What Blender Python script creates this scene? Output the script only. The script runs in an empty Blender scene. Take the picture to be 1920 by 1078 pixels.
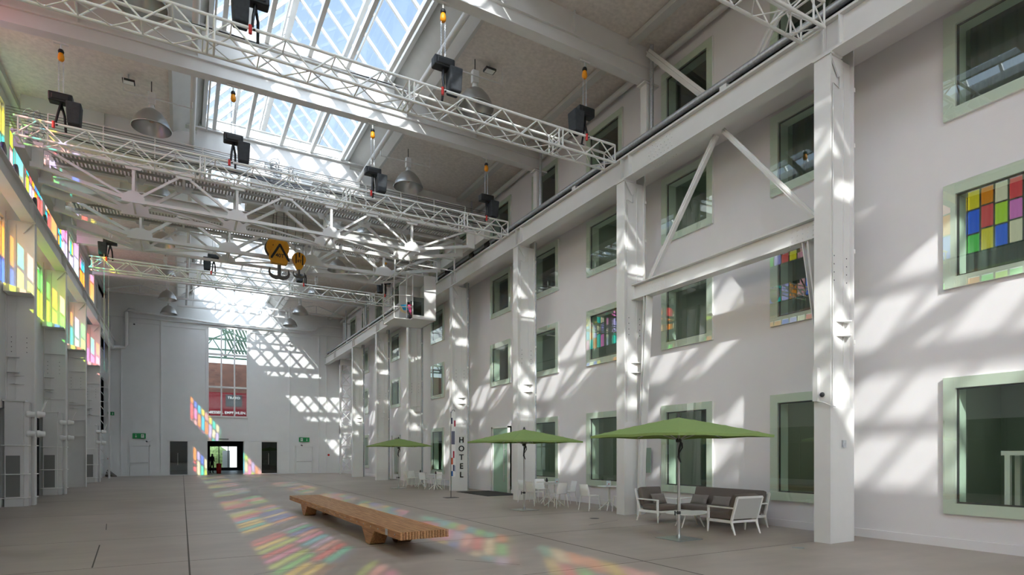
import bpy, math, random
from math import sin, cos, pi, radians
from mathutils import Vector, Matrix, Euler
random.seed(7)
C = bpy.context.scene.collection

# ------------------------------------------------------------------ camera
cam_d = bpy.data.cameras.new('camera'); cam = bpy.data.objects.new('camera', cam_d); C.objects.link(cam)
YAW = math.atan(619/1110)
cam.location = (0, 0, 1.74); cam.rotation_euler = (pi/2, 0, -YAW)
cam_d.sensor_fit = 'HORIZONTAL'; cam_d.sensor_width = 36; cam_d.lens = 36*1110/1920
cam_d.shift_y = (849.5-539)/1920; cam_d.clip_end = 500; cam_d.clip_start = .05
bpy.context.scene.camera = cam
# ------------------------------------------------------------------ light
sc = bpy.context.scene
sc.view_settings.view_transform = 'Standard'; sc.view_settings.look = 'None'
sc.view_settings.exposure = 0.14; sc.view_settings.gamma = 1.0; sc.view_settings.use_curve_mapping = False
SKY = 1.55; HALO = 10.0; GROUND = 1.8; SUN = 8.4
w = bpy.data.worlds.new('sky'); sc.world = w; w.use_nodes = True
nt = w.node_tree; nt.nodes.clear()
out = nt.nodes.new('ShaderNodeOutputWorld'); bg = nt.nodes.new('ShaderNodeBackground')
tc = nt.nodes.new('ShaderNodeTexCoord'); sp = nt.nodes.new('ShaderNodeSeparateXYZ')
rp = nt.nodes.new('ShaderNodeValToRGB'); e = rp.color_ramp.elements
mr = nt.nodes.new('ShaderNodeMapRange'); mr.inputs[1].default_value = -1; mr.inputs[2].default_value = 1
nt.links.new(tc.outputs['Generated'], sp.inputs[0]); nt.links.new(sp.outputs[2], mr.inputs[0]); nt.links.new(mr.outputs[0], rp.inputs[0])
def cc(k, c): return (c[0]*k, c[1]*k, c[2]*k, 1)
e[0].position = 0.0; e[0].color = cc(GROUND, (1, .95, .88)); e[1].position = .49; e[1].color = cc(GROUND, (1, .95, .88))
for p, k, c in ((.505, SKY*1.7, (.95, .98, 1.0)), (.62, SKY*1.2, (.72, .86, 1.03)), (.8, SKY, (.52, .72, 1.02)), (1.0, SKY, (.48, .70, 1.02))):
    x = e.new(p); x.color = cc(k, c)
# brighter hazy sky around the sun, blue away from it
dt = nt.nodes.new('ShaderNodeVectorMath'); dt.operation = 'DOT_PRODUCT'; dt.inputs[1].default_value = (-.407, -.773, .488)
h1 = nt.nodes.new('ShaderNodeMapRange'); h1.inputs[1].default_value = -.15; h1.inputs[2].default_value = 1.0
h2 = nt.nodes.new('ShaderNodeMath'); h2.operation = 'POWER'; h2.inputs[1].default_value = 2.2
h3 = nt.nodes.new('ShaderNodeMath'); h3.operation = 'GREATER_THAN'; h3.inputs[1].default_value = 0.0
h4 = nt.nodes.new('ShaderNodeMath'); h4.operation = 'MULTIPLY'
hv = nt.nodes.new('ShaderNodeVectorMath'); hv.operation = 'SCALE'; hv.inputs[0].default_value = (HALO*.93, HALO*.98, HALO*1.03)
av = nt.nodes.new('ShaderNodeVectorMath'); av.operation = 'ADD'
nt.links.new(tc.outputs['Generated'], dt.inputs[0]); nt.links.new(dt.outputs['Value'], h1.inputs[0]); nt.links.new(h1.outputs[0], h2.inputs[0])
nt.links.new(sp.outputs[2], h3.inputs[0]); nt.links.new(h2.outputs[0], h4.inputs[0]); nt.links.new(h3.outputs[0], h4.inputs[1]); nt.links.new(h4.outputs[0], hv.inputs['Scale'])
nt.links.new(rp.outputs[0], av.inputs[0]); nt.links.new(hv.outputs[0], av.inputs[1])
nt.links.new(av.outputs[0], bg.inputs[0]); nt.links.new(bg.outputs[0], out.inputs[0])
sun_d = bpy.data.lights.new('sun', 'SUN'); sun_d.energy = SUN; sun_d.color = (1, .955, .88); sun_d.angle = radians(.53)
sun = bpy.data.objects.new('sun', sun_d); C.objects.link(sun)
SD = Vector((1, 1.9, -1.165)).normalized()
sun.rotation_euler = SD.to_track_quat('-Z', 'Y').to_euler(); sun.location = (-30, -40, 40)

# ------------------------------------------------------------------ materials
def lin(v): v /= 255.0; return v/12.92 if v <= .04045 else ((v+.055)/1.055)**2.4
def rgb(r, g, b): return (lin(r), lin(g), lin(b), 1)
def mat(name, col, rough=.5, metal=0, noise=0, nscale=8, bump=0, bscale=60, spec=.4):
    m = bpy.data.materials.new(name); m.use_nodes = True; t = m.node_tree; b = t.nodes['Principled BSDF']
    b.inputs['Base Color'].default_value = col; b.inputs['Roughness'].default_value = rough; b.inputs['Metallic'].default_value = metal
    b.inputs['Specular IOR Level'].default_value = spec
    geo = t.nodes.new('ShaderNodeTexCoord')
    if noise:
        n = t.nodes.new('ShaderNodeTexNoise'); n.inputs['Scale'].default_value = nscale; n.inputs['Detail'].default_value = 5
        r = t.nodes.new('ShaderNodeMapRange'); r.inputs[1].default_value = .3; r.inputs[2].default_value = .7
        r.inputs[3].default_value = 1-noise; r.inputs[4].default_value = 1+noise
        mx = t.nodes.new('ShaderNodeVectorMath'); mx.operation = 'SCALE'; mx.inputs[0].default_value = col[:3]
        t.links.new(geo.outputs['Object'], n.inputs[0]); t.links.new(n.outputs[0], r.inputs[0]); t.links.new(r.outputs[0], mx.inputs['Scale'])
        t.links.new(mx.outputs[0], b.inputs['Base Color'])
    if bump:
        n = t.nodes.new('ShaderNodeTexNoise'); n.inputs['Scale'].default_value = bscale; n.inputs['Detail'].default_value = 3
        bp = t.nodes.new('ShaderNodeBump'); bp.inputs['Strength'].default_value = bump; bp.inputs['Distance'].default_value = .01
        t.links.new(geo.outputs['Object'], n.inputs[0]); t.links.new(n.outputs[0], bp.inputs['Height']); t.links.new(bp.outputs[0], b.inputs['Normal'])
    return m
def glass(name, tint, refl=.10, rough=0.0):
    m = bpy.data.materials.new(name); m.use_nodes = True; t = m.node_tree; t.nodes.clear()
    o = t.nodes.new('ShaderNodeOutputMaterial'); tr = t.nodes.new('ShaderNodeBsdfTransparent'); g = t.nodes.new('ShaderNodeBsdfGlossy')
    fr = t.nodes.new('ShaderNodeLayerWeight'); fr.inputs[0].default_value = .5
    pw = t.nodes.new('ShaderNodeMath'); pw.operation = 'POWER'; pw.inputs[1].default_value = 4.0
    ad = t.nodes.new('ShaderNodeMath'); ad.operation = 'MULTIPLY_ADD'; ad.use_clamp = True; ad.inputs[1].default_value = .75; ad.inputs[2].default_value = refl
    mx = t.nodes.new('ShaderNodeMixShader')
    tr.inputs[0].default_value = tint; g.inputs[0].default_value = (.9, .95, .93, 1); g.inputs[1].default_value = rough
    t.links.new(fr.outputs['Facing'], pw.inputs[0]); t.links.new(pw.outputs[0], ad.inputs[0]); t.links.new(ad.outputs[0], mx.inputs[0])
    t.links.new(tr.outputs[0], mx.inputs[1]); t.links.new(g.outputs[0], mx.inputs[2]); t.links.new(mx.outputs[0], o.inputs[0])
    return m
M = {}
M['wall'] = mat('white_plaster', rgb(226, 223, 223), .8, noise=.012, nscale=2, bump=.12, bscale=40)
M['wallg'] = mat('grey_white_panel', rgb(224, 225, 223), .7, noise=.02, nscale=1.5)
M['steel'] = mat('white_painted_steel', rgb(222, 221, 218), .42, noise=.02, nscale=3)
M['steel2'] = mat('light_grey_painted_steel', rgb(206, 205, 200), .45, noise=.03, nscale=3)
M['alu'] = mat('white_powder_coated_tube', rgb(226, 226, 222), .35)
M['ceil'] = mat('acoustic_ceiling_board', rgb(226, 218, 210), .95, noise=.10, nscale=9, bump=.5, bscale=50)
M['galv'] = mat('galvanised_steel', rgb(190, 194, 198), .3, metal=.6, noise=.15, nscale=20)
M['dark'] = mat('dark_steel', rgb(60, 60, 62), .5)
M['black'] = mat('black_plastic', rgb(26, 27, 29), .5, noise=.25, nscale=40)
M['bagcloth'] = mat('dark_grey_canvas', rgb(54, 57, 60), .9, noise=.2, nscale=12)
M['orange'] = mat('orange_paint', rgb(232, 150, 22), .45)
M['yellow'] = mat('yellow_crane_paint', rgb(214, 150, 24), .5, noise=.06, nscale=14)
M['hook'] = mat('grey_cast_steel', rgb(84, 82, 78), .5, noise=.1)
M['red'] = mat('red_plastic', rgb(196, 44, 40), .4)
M['blue'] = mat('blue_cloth', rgb(60, 96, 150), .7)
M['lampalu'] = mat('spun_aluminium', rgb(186, 186, 184), .3, metal=.85)
M['green'] = mat('green_canopy_cloth', rgb(136, 160, 94), .9, noise=.03, nscale=20)
M['taupe'] = mat('taupe_upholstery', rgb(112, 103, 96), .95, noise=.05, nscale=60, bump=.2, bscale=300)
M['taupe2'] = mat('grey_pillow_cloth', rgb(124, 117, 111), .95, noise=.05, nscale=60, bump=.2, bscale=300)
M['white'] = mat('white_lacquer', rgb(238, 238, 234), .35)
M['mesh'] = mat('grey_woven_mesh', rgb(190, 190, 186), .7)
M['poleal'] = mat('brushed_aluminium', rgb(198, 198, 196), .3, metal=.7)
M['plate'] = mat('galvanised_base_plate', rgb(168, 174, 174), .3, metal=.7, noise=.08, nscale=6)
M['winf'] = mat('pale_green_window_surround', rgb(234, 235, 228), .3)
M['wing'] = mat('pale_green_reveal', rgb(205, 222, 208), .5)
M['room'] = mat('dim_room_wall', rgb(150, 168, 154), .9)
M['roomw'] = mat('ochre_room_wall', rgb(176, 150, 96), .9)
M['curtain'] = mat('dark_green_curtain', rgb(78, 90, 84), .9)
M['sheer'] = mat('pale_green_sheer', rgb(150, 172, 156), .9)
M['glassg'] = glass('green_tinted_glass', (.86, .93, .86, 1), .15)
M['glassc'] = glass('clear_skylight_glass', (.53, .565, .60, 1), .02)
M['glassd'] = glass('dark_door_glass', (.45, .5, .48, 1), .07)
M['glassw'] = glass('clear_window_glass', (.86, .9, .9, 1), .004)
M['doorg'] = mat('satin_green_door_glass', rgb(150, 180, 158), .25)
M['exit'] = mat('exit_sign_green', rgb(30, 140, 76), .5)
M['mat'] = mat('dark_ribbed_mat', rgb(64, 62, 60), .95, noise=.2, nscale=60)
M['grille'] = mat('grey_perforated_grille', rgb(128, 128, 124), .7)
M['redbanner'] = mat('red_banner', rgb(112, 22, 30), .8)
M['greensteel'] = mat('green_painted_steel', rgb(106, 128, 112), .6)
M['letter'] = mat('black_letter', rgb(30, 28, 28), .5)
M['grating'] = mat('galvanised_grating', rgb(168, 166, 160), .6)
M['joint'] = mat('dark_joint', rgb(88, 82, 76), .9)
# wood
def wood():
    m = bpy.data.materials.new('warm_larch_wood'); m.use_nodes = True; t = m.node_tree; b = t.nodes['Principled BSDF']
    g = t.nodes.new('ShaderNodeTexCoord'); mp = t.nodes.new('ShaderNodeMapping'); mp.inputs['Scale'].default_value = (40, 2.2, 40)
    n = t.nodes.new('ShaderNodeTexNoise'); n.inputs['Scale'].default_value = 1; n.inputs['Detail'].default_value = 6
    r = t.nodes.new('ShaderNodeValToRGB'); r.color_ramp.elements[0].color = rgb(142, 94, 54); r.color_ramp.elements[1].color = rgb(198, 152, 106)
    r.color_ramp.elements[0].position = .3; r.color_ramp.elements[1].position = .7
    oi = t.nodes.new('ShaderNodeObjectInfo'); hs = t.nodes.new('ShaderNodeHueSaturation')
    mr = t.nodes.new('ShaderNodeMapRange'); mr.inputs[3].default_value = .8; mr.inputs[4].default_value = 1.12
    t.links.new(g.outputs['Object'], mp.inputs[0]); t.links.new(mp.outputs[0], n.inputs[0]); t.links.new(n.outputs[0], r.inputs[0])
    t.links.new(oi.outputs['Random'], mr.inputs[0]); t.links.new(mr.outputs[0], hs.inputs['Value']); t.links.new(r.outputs[0], hs.inputs['Color'])
    t.links.new(hs.outputs[0], b.inputs['Base Color']); b.inputs['Roughness'].default_value = .5
    return m
M['wood'] = wood()
def brick():
    m = bpy.data.materials.new('brown_brick'); m.use_nodes = True; t = m.node_tree; b = t.nodes['Principled BSDF']
    g = t.nodes.new('ShaderNodeTexCoord'); mp = t.nodes.new('ShaderNodeMapping'); mp.inputs['Rotation'].default_value = (pi/2, 0, 0)
    n = t.nodes.new('ShaderNodeTexBrick'); n.inputs['Scale'].default_value = 1.2; n.inputs['Color1'].default_value = rgb(112, 76, 64); n.inputs['Color2'].default_value = rgb(92, 62, 54)
    n.inputs['Mortar'].default_value = rgb(100, 82, 74); n.inputs['Mortar Size'].default_value = .012
    t.links.new(g.outputs['Object'], mp.inputs[0]); t.links.new(mp.outputs[0], n.inputs[0]); t.links.new(n.outputs[0], b.inputs['Base Color']); b.inputs['Roughness'].default_value = .9
    return m
M['brick'] = brick()
def floor_mat():
    m = bpy.data.materials.new('polished_concrete_floor'); m.use_nodes = True; t = m.node_tree; b = t.nodes['Principled BSDF']
    g = t.nodes.new('ShaderNodeTexCoord')
    n = t.nodes.new('ShaderNodeTexNoise'); n.inputs['Scale'].default_value = .35; n.inputs['Detail'].default_value = 8; n.inputs['Roughness'].default_value = .6
    mp = t.nodes.new('ShaderNodeMapping'); mp.inputs['Scale'].default_value = (.5, 2.2, 1); n2 = t.nodes.new('ShaderNodeTexNoise'); n2.inputs['Scale'].default_value = 1.2; n2.inputs['Detail'].default_value = 6
    r = t.nodes.new('ShaderNodeValToRGB'); r.color_ramp.elements[0].position = .36; r.color_ramp.elements[1].position = .66
    r.color_ramp.elements[0].color = rgb(150, 138, 127); r.color_ramp.elements[1].color = rgb(176, 165, 154)
    mx = t.nodes.new('ShaderNodeMath'); mx.operation = 'ADD'; mx2 = t.nodes.new('ShaderNodeMath'); mx2.operation = 'MULTIPLY'; mx2.inputs[1].default_value = .5
    t.links.new(g.outputs['Object'], n.inputs[0]); t.links.new(g.outputs['Object'], mp.inputs[0]); t.links.new(mp.outputs[0], n2.inputs[0])
    t.links.new(n.outputs[0], mx.inputs[0]); t.links.new(n2.outputs[0], mx.inputs[1]); t.links.new(mx.outputs[0], mx2.inputs[0]); t.links.new(mx2.outputs[0], r.inputs[0])
    t.links.new(r.outputs[0], b.inputs['Base Color'])
    r2 = t.nodes.new('ShaderNodeMapRange'); r2.inputs[3].default_value = .32; r2.inputs[4].default_value = .55
    t.links.new(n2.outputs[0], r2.inputs[0]); t.links.new(r2.outputs[0], b.inputs['Roughness']); b.inputs['Specular IOR Level'].default_value = .35
    return m
M['floor'] = floor_mat()
# coloured panes: translucent films that also glow a little with the light behind them
def film(name, c):
    m = bpy.data.materials.new(name); m.use_nodes = True; t = m.node_tree; t.nodes.clear()
    c = (c[0]*.78, c[1]*.78, c[2]*.78, 1)
    o = t.nodes.new('ShaderNodeOutputMaterial'); tr = t.nodes.new('ShaderNodeBsdfTransparent'); tl = t.nodes.new('ShaderNodeBsdfTranslucent')
    mx = t.nodes.new('ShaderNodeMixShader'); mx.inputs[0].default_value = .12
    tr.inputs[0].default_value = c; tl.inputs[0].default_value = c
    t.links.new(tr.outputs[0], mx.inputs[1]); t.links.new(tl.outputs[0], mx.inputs[2]); t.links.new(mx.outputs[0], o.inputs[0])
    return m
FILMS = [film('film_'+n, c) for n, c in (('cyan', (.02, .62, .92, 1)), ('magenta', (.95, .25, .62, 1)), ('yellow', (1, .82, .04, 1)), ('orange', (1, .32, .02, 1)),
    ('green', (.16, .82, .12, 1)), ('red', (.95, .10, .10, 1)), ('blue', (.06, .18, .88, 1)), ('teal', (.02, .78, .60, 1)), ('lilac', (.60, .50, .95, 1)), ('cream', (1, .9, .55, 1)), ('rose', (1, .45, .45, 1)), ('lime', (.6, .9, .05, 1)))]

# ------------------------------------------------------------------ mesh builder
class MB:
    def __init__(s): s.v = []; s.f = []; s.sm = []; s.mi = []; s.cur = 0
    def add(s, vs, fs, smooth=False):
        o = len(s.v); s.v += [tuple(v) for v in vs]
        for f in fs: s.f.append([i+o for i in f]); s.sm.append(smooth); s.mi.append(s.cur)
        return s
    def box(s, x0, x1, y0, y1, z0, z1):
        return s.add([(x0,y0,z0),(x1,y0,z0),(x1,y1,z0),(x0,y1,z0),(x0,y0,z1),(x1,y0,z1),(x1,y1,z1),(x0,y1,z1)],
                     [(0,3,2,1),(4,5,6,7),(0,1,5,4),(1,2,6,5),(2,3,7,6),(3,0,4,7)])
    def hexa(s, p): return s.add(p, [(0,3,2,1),(4,5,6,7),(0,1,5,4),(1,2,6,5),(2,3,7,6),(3,0,4,7)])
    def bar(s, a, b, w, h=None, up=(0,0,1)):      # rectangular bar between points
        a = Vector(a); b = Vector(b); h = h or w; d = (b-a).normalized(); u = Vector(up)
        if abs(d.dot(u)) > .98: u = Vector((0,1,0))
        x = d.cross(u).normalized()*w/2; y = x.cross(d).normalized()*h/2
        p = [a-x-y, a+x-y, a+x+y, a-x+y, b-x-y, b+x-y, b+x+y, b-x+y]
        return s.add(p, [(0,1,2,3),(7,6,5,4),(0,4,5,1),(1,5,6,2),(2,6,7,3),(3,7,4,0)])
    def tube(s, a, b, r, n=8, r2=None):
        a = Vector(a); b = Vector(b); r2 = r if r2 is None else r2; d = (b-a)
        if d.length < 1e-6: return s
        d.normalize(); u = Vector((0,0,1)) if abs(d.z) < .95 else Vector((1,0,0)); x = d.cross(u).normalized(); y = x.cross(d)
        vs = [a+(x*cos(2*pi*i/n)+y*sin(2*pi*i/n))*r for i in range(n)]+[b+(x*cos(2*pi*i/n)+y*sin(2*pi*i/n))*r2 for i in range(n)]
        s.add(vs, [(i, (i+1)%n, n+(i+1)%n, n+i) for i in range(n)], True)
        return s.add(vs, [tuple(range(n-1,-1,-1)), tuple(range(n, 2*n))])
    def path(s, pts, r, n=6):
        pts = [Vector(p) for p in pts]; rings = []
        for i, p in enumerate(pts):
            d = (pts[min(i+1, len(pts)-1)]-pts[max(i-1, 0)]).normalized(); u = Vector((0,0,1)) if abs(d.z) < .9 else Vector((0,1,0))
            x = d.cross(u).normalized(); y = x.cross(d); rr = r[i] if isinstance(r, (list, tuple)) else r
            rings.append([p+(x*cos(2*pi*k/n)+y*sin(2*pi*k/n))*rr for k in range(n)])
        vs = [v for q in rings for v in q]; fs = []
        for i in range(len(pts)-1):
            fs += [(i*n+k, i*n+(k+1)%n, (i+1)*n+(k+1)%n, (i+1)*n+k) for k in range(n)]
        s.add(vs, fs, True); return s.add(vs, [tuple(range(n-1,-1,-1)), tuple(range(len(vs)-n, len(vs)))])
    def lathe(s, c, prof, n=24, cap=False, axis='z'):
        c = Vector(c); vs = []
        for r, z in prof:
            for k in range(n):
                a = 2*pi*k/n
                vs.append(c+(Vector((r*cos(a), r*sin(a), z)) if axis == 'z' else Vector((z, r*cos(a), r*sin(a))) if axis == 'x' else Vector((r*cos(a), z, r*sin(a)))))
        fs = [(i*n+k, i*n+(k+1)%n, (i+1)*n+(k+1)%n, (i+1)*n+k) for i in range(len(prof)-1) for k in range(n)]
        s.add(vs, fs, True)
        if cap: s.add(vs, [tuple(range(n-1,-1,-1)), tuple(range(len(vs)-n, len(vs)))])
        return s
    def prism(s, poly, a0, a1, plane='xz'):       # polygon extruded along the remaining axis
        n = len(poly)
        def P(u, v, w): return (u, w, v) if plane == 'xz' else (u, v, w) if plane == 'xy' else (w, u, v)
        vs = [P(u, v, a0) for u, v in poly]+[P(u, v, a1) for u, v in poly]
        return s.add(vs, [tuple(range(n)), tuple(range(2*n-1, n-1, -1))]+[(i, n+i, n+(i+1)%n, (i+1)%n) for i in range(n)])
    def build(s, name, m=None, parent=None, bevel=0, mats=None):
        me = bpy.data.meshes.new(name); me.from_pydata(s.v, [], s.f)
        for x in (mats or [m]): me.materials.append(x)
        me.polygons.foreach_set('use_smooth', s.sm); me.polygons.foreach_set('material_index', s.mi); me.update()
        o = bpy.data.objects.new(name, me); C.objects.link(o)
        if parent: o.parent = parent
        if bevel:
            b = o.modifiers.new('bevel', 'BEVEL'); b.width = bevel; b.segments = 2; b.limit_method = 'ANGLE'
        return o
def tag(o, label=None, cat=None, group=None, kind=None):
    if label: o['label'] = label
    if cat: o['category'] = cat
    if group: o['group'] = group
    if kind: o['kind'] = kind
    return o
def empty(name, loc=(0,0,0), rz=0, label=None, cat=None, group=None, kind=None):
    o = bpy.data.objects.new(name, None); C.objects.link(o); o.location = loc; o.rotation_euler = (0,0,rz); o.empty_display_size = .2
    return tag(o, label, cat, group, kind)
def kids(o): return [c for c in bpy.data.objects if c.parent == o]
def copy_tree(o, loc=None, rz=None, label=None, group=None, _p=None):
    c = o.copy(); C.objects.link(c)
    if _p: c.parent = _p
    for ch in kids(o): copy_tree(ch, _p=c)
    if loc is not None: c.location = loc
    if rz is not None: c.rotation_euler = (0,0,rz)
    if label: c['label'] = label
    if group: c['group'] = group
    return c
def struct(mb, name, m, label, cat, parent=None, mats=None):
    o = mb.build(name, m, parent, mats=mats); return tag(o, label, cat, kind='structure')
def text(name, s, size, loc, rot, m, parent=None, depth=.004, align='CENTER', spacing=1.0, bold=0.0):
    cu = bpy.data.curves.new(name, 'FONT'); cu.body = s; cu.size = size; cu.extrude = depth; cu.align_x = align; cu.align_y = 'CENTER'
    cu.space_character = spacing; cu.offset = bold
    t = bpy.data.objects.new(name+'_tmp', cu); C.objects.link(t)
    dg = bpy.context.evaluated_depsgraph_get(); me = bpy.data.meshes.new_from_object(t.evaluated_get(dg)); bpy.data.objects.remove(t)
    me.materials.clear(); me.materials.append(m)
    o = bpy.data.objects.new(name, me); C.objects.link(o); o.location = loc; o.rotation_euler = rot
    if parent: o.parent = parent
    return o

# ------------------------------------------------------------------ dimensions of the hall
BAY = 6.05
def YK(k): return 7.1+BAY*k            # frame centres; k = 0 is the nearest column on the right
XW, YB, Y0 = 12.4, 53.0, -24.0          # right wall face, back wall face, near end
ORD = ['nearest', 'second', 'third', 'fourth', 'fifth', 'sixth', 'seventh', 'eighth', 'ninth', 'tenth', 'eleventh', 'twelfth', 'thirteenth']

# ------------------------------------------------------------------ floor
f = MB(); f.box(-9, XW+.2, Y0-2, YB+.4, -.3, 0)
fl = struct(f, 'floor', M['floor'], 'grey-brown polished concrete floor of the whole hall', 'floor')
j = MB()
for x in (.1, 6.5): j.box(x-.012, x+.012, Y0, YB, 0, .0015)
jy = [7.3, 10.9, 14.3, 20.4, 26.4, 32.5, 38.5, 44.6]
for y in jy: j.box(-5 if y > 8 else -2, 12.3, y-.006, y+.006, 0, .001)
for p_, q_, w_ in (((-1.19, 10.95), (-1.36, 13.6), .02), ((-1.5, 16.2), (-1.62, 17.6), .015), ((3.9, 8.9), (4.6, 8.0), .01), ((.9, 9.2), (1.9, 9.6), .008), ((8.6, 11.6), (9.9, 12.1), .01)): j.bar((p_[0], p_[1], .0005), (q_[0], q_[1], .0005), w_, .001)
struct(j, 'trim_1', M['joint'], 'dark joints between the floor slabs', 'floor joint')
d = MB(); d.lathe((9.9, 6.95, .001), [(.0, .002), (.1, .002), (.115, .001)], 20)
tag(d.build('floor_drain', M['galv']), 'small round metal floor cover in front of the nearest right column', 'floor drain')
d = MB(); d.lathe((9.6, 12.7, .001), [(.0, .002), (.12, .002), (.135, .001)], 20)
tag(d.build('floor_drain', M['dark']), 'small dark round floor cover left of the second right column', 'floor drain')

# ------------------------------------------------------------------ ceiling
CX0, CX1 = -.27, 7.17
c_ = MB()
c_.box(-5.3, CX0, Y0, YB, 13.72, 14.0); 
c_.hexa([(CX1, Y0, 13.68), (XW+.3, Y0, 13.5), (XW+.3, YB, 13.5), (CX1, YB, 13.68), (CX1, Y0, 14.0), (XW+.3, Y0, 14.0), (XW+.3, YB, 14.0), (CX1, YB, 14.0)])
struct(c_, 'ceiling', M['ceil'], 'speckled grey acoustic board ceiling on both sides of the skylight', 'ceiling')
ne = MB(); ne.box(-5.4, 12.8, Y0-.3, Y0, 13.5, 17.8); ne.box(-5.4, 12.8, Y0-.3, Y0, 0, 10.5)  # unseen end wall, its high gap sized to limit light from behind
struct(ne, 'wall_front', M['wall'], 'unseen end wall behind the camera, shaped to admit daylight through a high gap', 'wall')
# sloping shaft cladding beside the skylight
for i, (xa, xb) in enumerate(((CX0, .7), (CX1, 6.2))):
    t = MB(); o_ = .05 if xb < xa else -.05
    t.hexa([(xa, Y0, 13.62), (xa+o_*2, Y0, 13.62), (xa+o_*2, YB, 13.62), (xa, YB, 13.62), (xb, Y0, 14.45), (xb+o_*2, Y0, 14.55), (xb+o_*2, YB, 14.55), (xb, YB, 14.45)])
    struct(t, 'trim_%d' % (i+2), M['steel2'], 'white sloping lining along the %s edge of the skylight' % ('left' if i == 0 else 'right'), 'skylight lining')

# ------------------------------------------------------------------ skylight: one glazed gable per bay
RX, RZ, EX0, EX1, EZ = 3.45, 17.55, .7, 6.2, 14.45
def slope(x): return RZ-(abs(x-RX))*(RZ-EZ)/(RX-EX0)
bays = list(range(-5, 8))
for n, k in enumerate(bays):
    y0 = max(YK(k)+.15, Y0); y1 = min(YK(k+1)+.15, YB)
    root = empty('window_%d' % (n+1), (0,0,0), label='glass gable skylight %s' % ({0: 'over the nearest right column', 1: 'in the bay in front of the yellow crane hooks', 2: 'just before the crane', 3: 'above the travelling crane', 7: 'over the back wall'}.get(k, 'of the %s roof bay counted from the camera end' % ORD[n])), cat='skylight', kind='structure')
    g = MB()
    for xa, za, xb, zb in ((EX0, EZ, RX, RZ), (RX, RZ, EX1, EZ)):
        g.add([(xa, y0, za+.06), (xb, y0, zb+.06), (xb, y1, zb+.06), (xa, y1, za+.06)], [(0,1,2,3)])
    g.build('glass_pane', M['glassc'], root)
    b = MB(); ny = 6
    for i in range(ny+1):
        y = y0+(y1-y0)*i/ny
        if i == ny: continue
        for s_ in (-1, 1): b.bar((RX, y+.02, RZ), (RX+s_*(RX-EX0), y+.02, EZ), .075, .10)
    b.build('glazing_bar', M['steel'], root, mats=None)
    p = MB()
    for x in (EX0+.03, RX-1.54, RX, RX+1.54, EX1-.03): p.bar((x, y0, slope(x)-.12), (x, y1, slope(x)-.12), .13 if x != RX else .2, .2)
    p.tube((RX-.25, y0, RZ-.55), (RX-.25, y1, RZ-.55), .035, 8); p.tube((RX+1.75, y0, slope(RX+1.75)-.4), (RX+1.75, y1, slope(RX+1.75)-.4), .035, 8)
    p.tube((EX0+.12, y0, EZ-.5), (EX0+.12, y1, EZ-.5), .03, 8)
    p.build('purlin', M['steel'], root)
# longitudinal bars below the glass and cross ties at each frame
for n, k in enumerate(bays[:-1]):
    y0 = YK(k)+.1; y1 = min(YK(k+1)+.1, YB-.1)
    t = empty('roof_bar_set', (0, y0, 14.1), label='five parallel white bars under the skylight glass, %s bay counted from the camera end' % ORD[n], cat='roof bars', group='bars under the skylight')
    for x in (1.07, 2.22, 3.46, 4.62, 5.86):
        MB().box(x-.06, x+.06, 0, y1-y0, -.1, .1).build('bar', M['steel'], t)
    q = MB(); q.box(.6, 6.3, .25, .29, .18, .5); q.box(.6, 6.3, .2, .34, .5, .53); q.box(.6, 6.3, .2, .34, .15, .18)
    q.build('cross_tie', M['steel2'], t)
    q = MB()
    for x in (1.3, 3.46, 5.6): q.tube((x, .27, -.1), (x, .27, .2), .06, 8)
    q.build('stub_post', M['steel'], t)

# ------------------------------------------------------------------ roof beams
def roof_beam(k, label):
    y = YK(k); t = empty('roof_beam', (0, y, 12.6), label=label, cat='roof beam', group='main roof beams')
    web = MB(); xs = [-4.7, -2, .5, 3.3, 6.2, 9, 11.9]; zb = [.31, .4, .42, .42, .42, .38, .3]
    for i in range(6):
        a, b_ = xs[i], xs[i+1]; za, zc = zb[i], zb[i+1]; top = 1.14
        if -.3 <= a < 7 and b_ <= 7.2: top = 1.38
        web.hexa([(a, -.03, za), (b_, -.03, zc), (b_, .03, zc), (a, .03, za), (a, -.03, top), (b_, -.03, top), (b_, .03, top), (a, .03, top)])
    web.build('web_plate', M['steel'], t)
    lo = MB()
    for i in range(6):
        a, b_ = xs[i], xs[i+1]; za, zc = zb[i]-.40, zb[i+1]-.40
        lo.hexa([(a, -.05, za), (b_, -.05, zc), (b_, .05, zc), (a, .05, za), (a, -.05, za+.4), (b_, -.05, zc+.4), (b_, .05, zc+.4), (a, .05, za+.4)])
    lo.build('lower_web', M['steel'], t)
    fl_ = MB()
    for i in range(6):
        a, b_ = xs[i], xs[i+1]; za, zc = zb[i]-.43, zb[i+1]-.43
        fl_.hexa([(a, -.16, za), (b_, -.16, zc), (b_, .16, zc), (a, .16, za), (a, -.16, za+.03), (b_, -.16, zc+.03), (b_, .16, zc+.03), (a, .16, za+.03)])
    fl_.build('bottom_flange', M['steel'], t)
    l = MB()
    for i in range(6):
        a, b_ = xs[i], xs[i+1]; za, zc = zb[i], zb[i+1]
        l.hexa([(a, -.12, za-.02), (b_, -.12, zc-.02), (b_, .12, zc-.02), (a, .12, za-.02), (a, -.12, za+.03), (b_, -.12, zc+.03), (b_, .12, zc+.03), (a, .12, za+.03)])
    l.build('ledge', M['steel'], t)
    tp = MB(); tp.box(CX0, CX1, -.15, .15, 1.35, 1.4); tp.build('top_flange', M['steel'], t)
    st = MB()
    for x in (-2.4, .4, 6.6, 9.2): st.box(x-.012, x+.012, -.13, -.03, .42, 1.08)
    st.build('stiffener', M['steel'], t)
    return t
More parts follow.
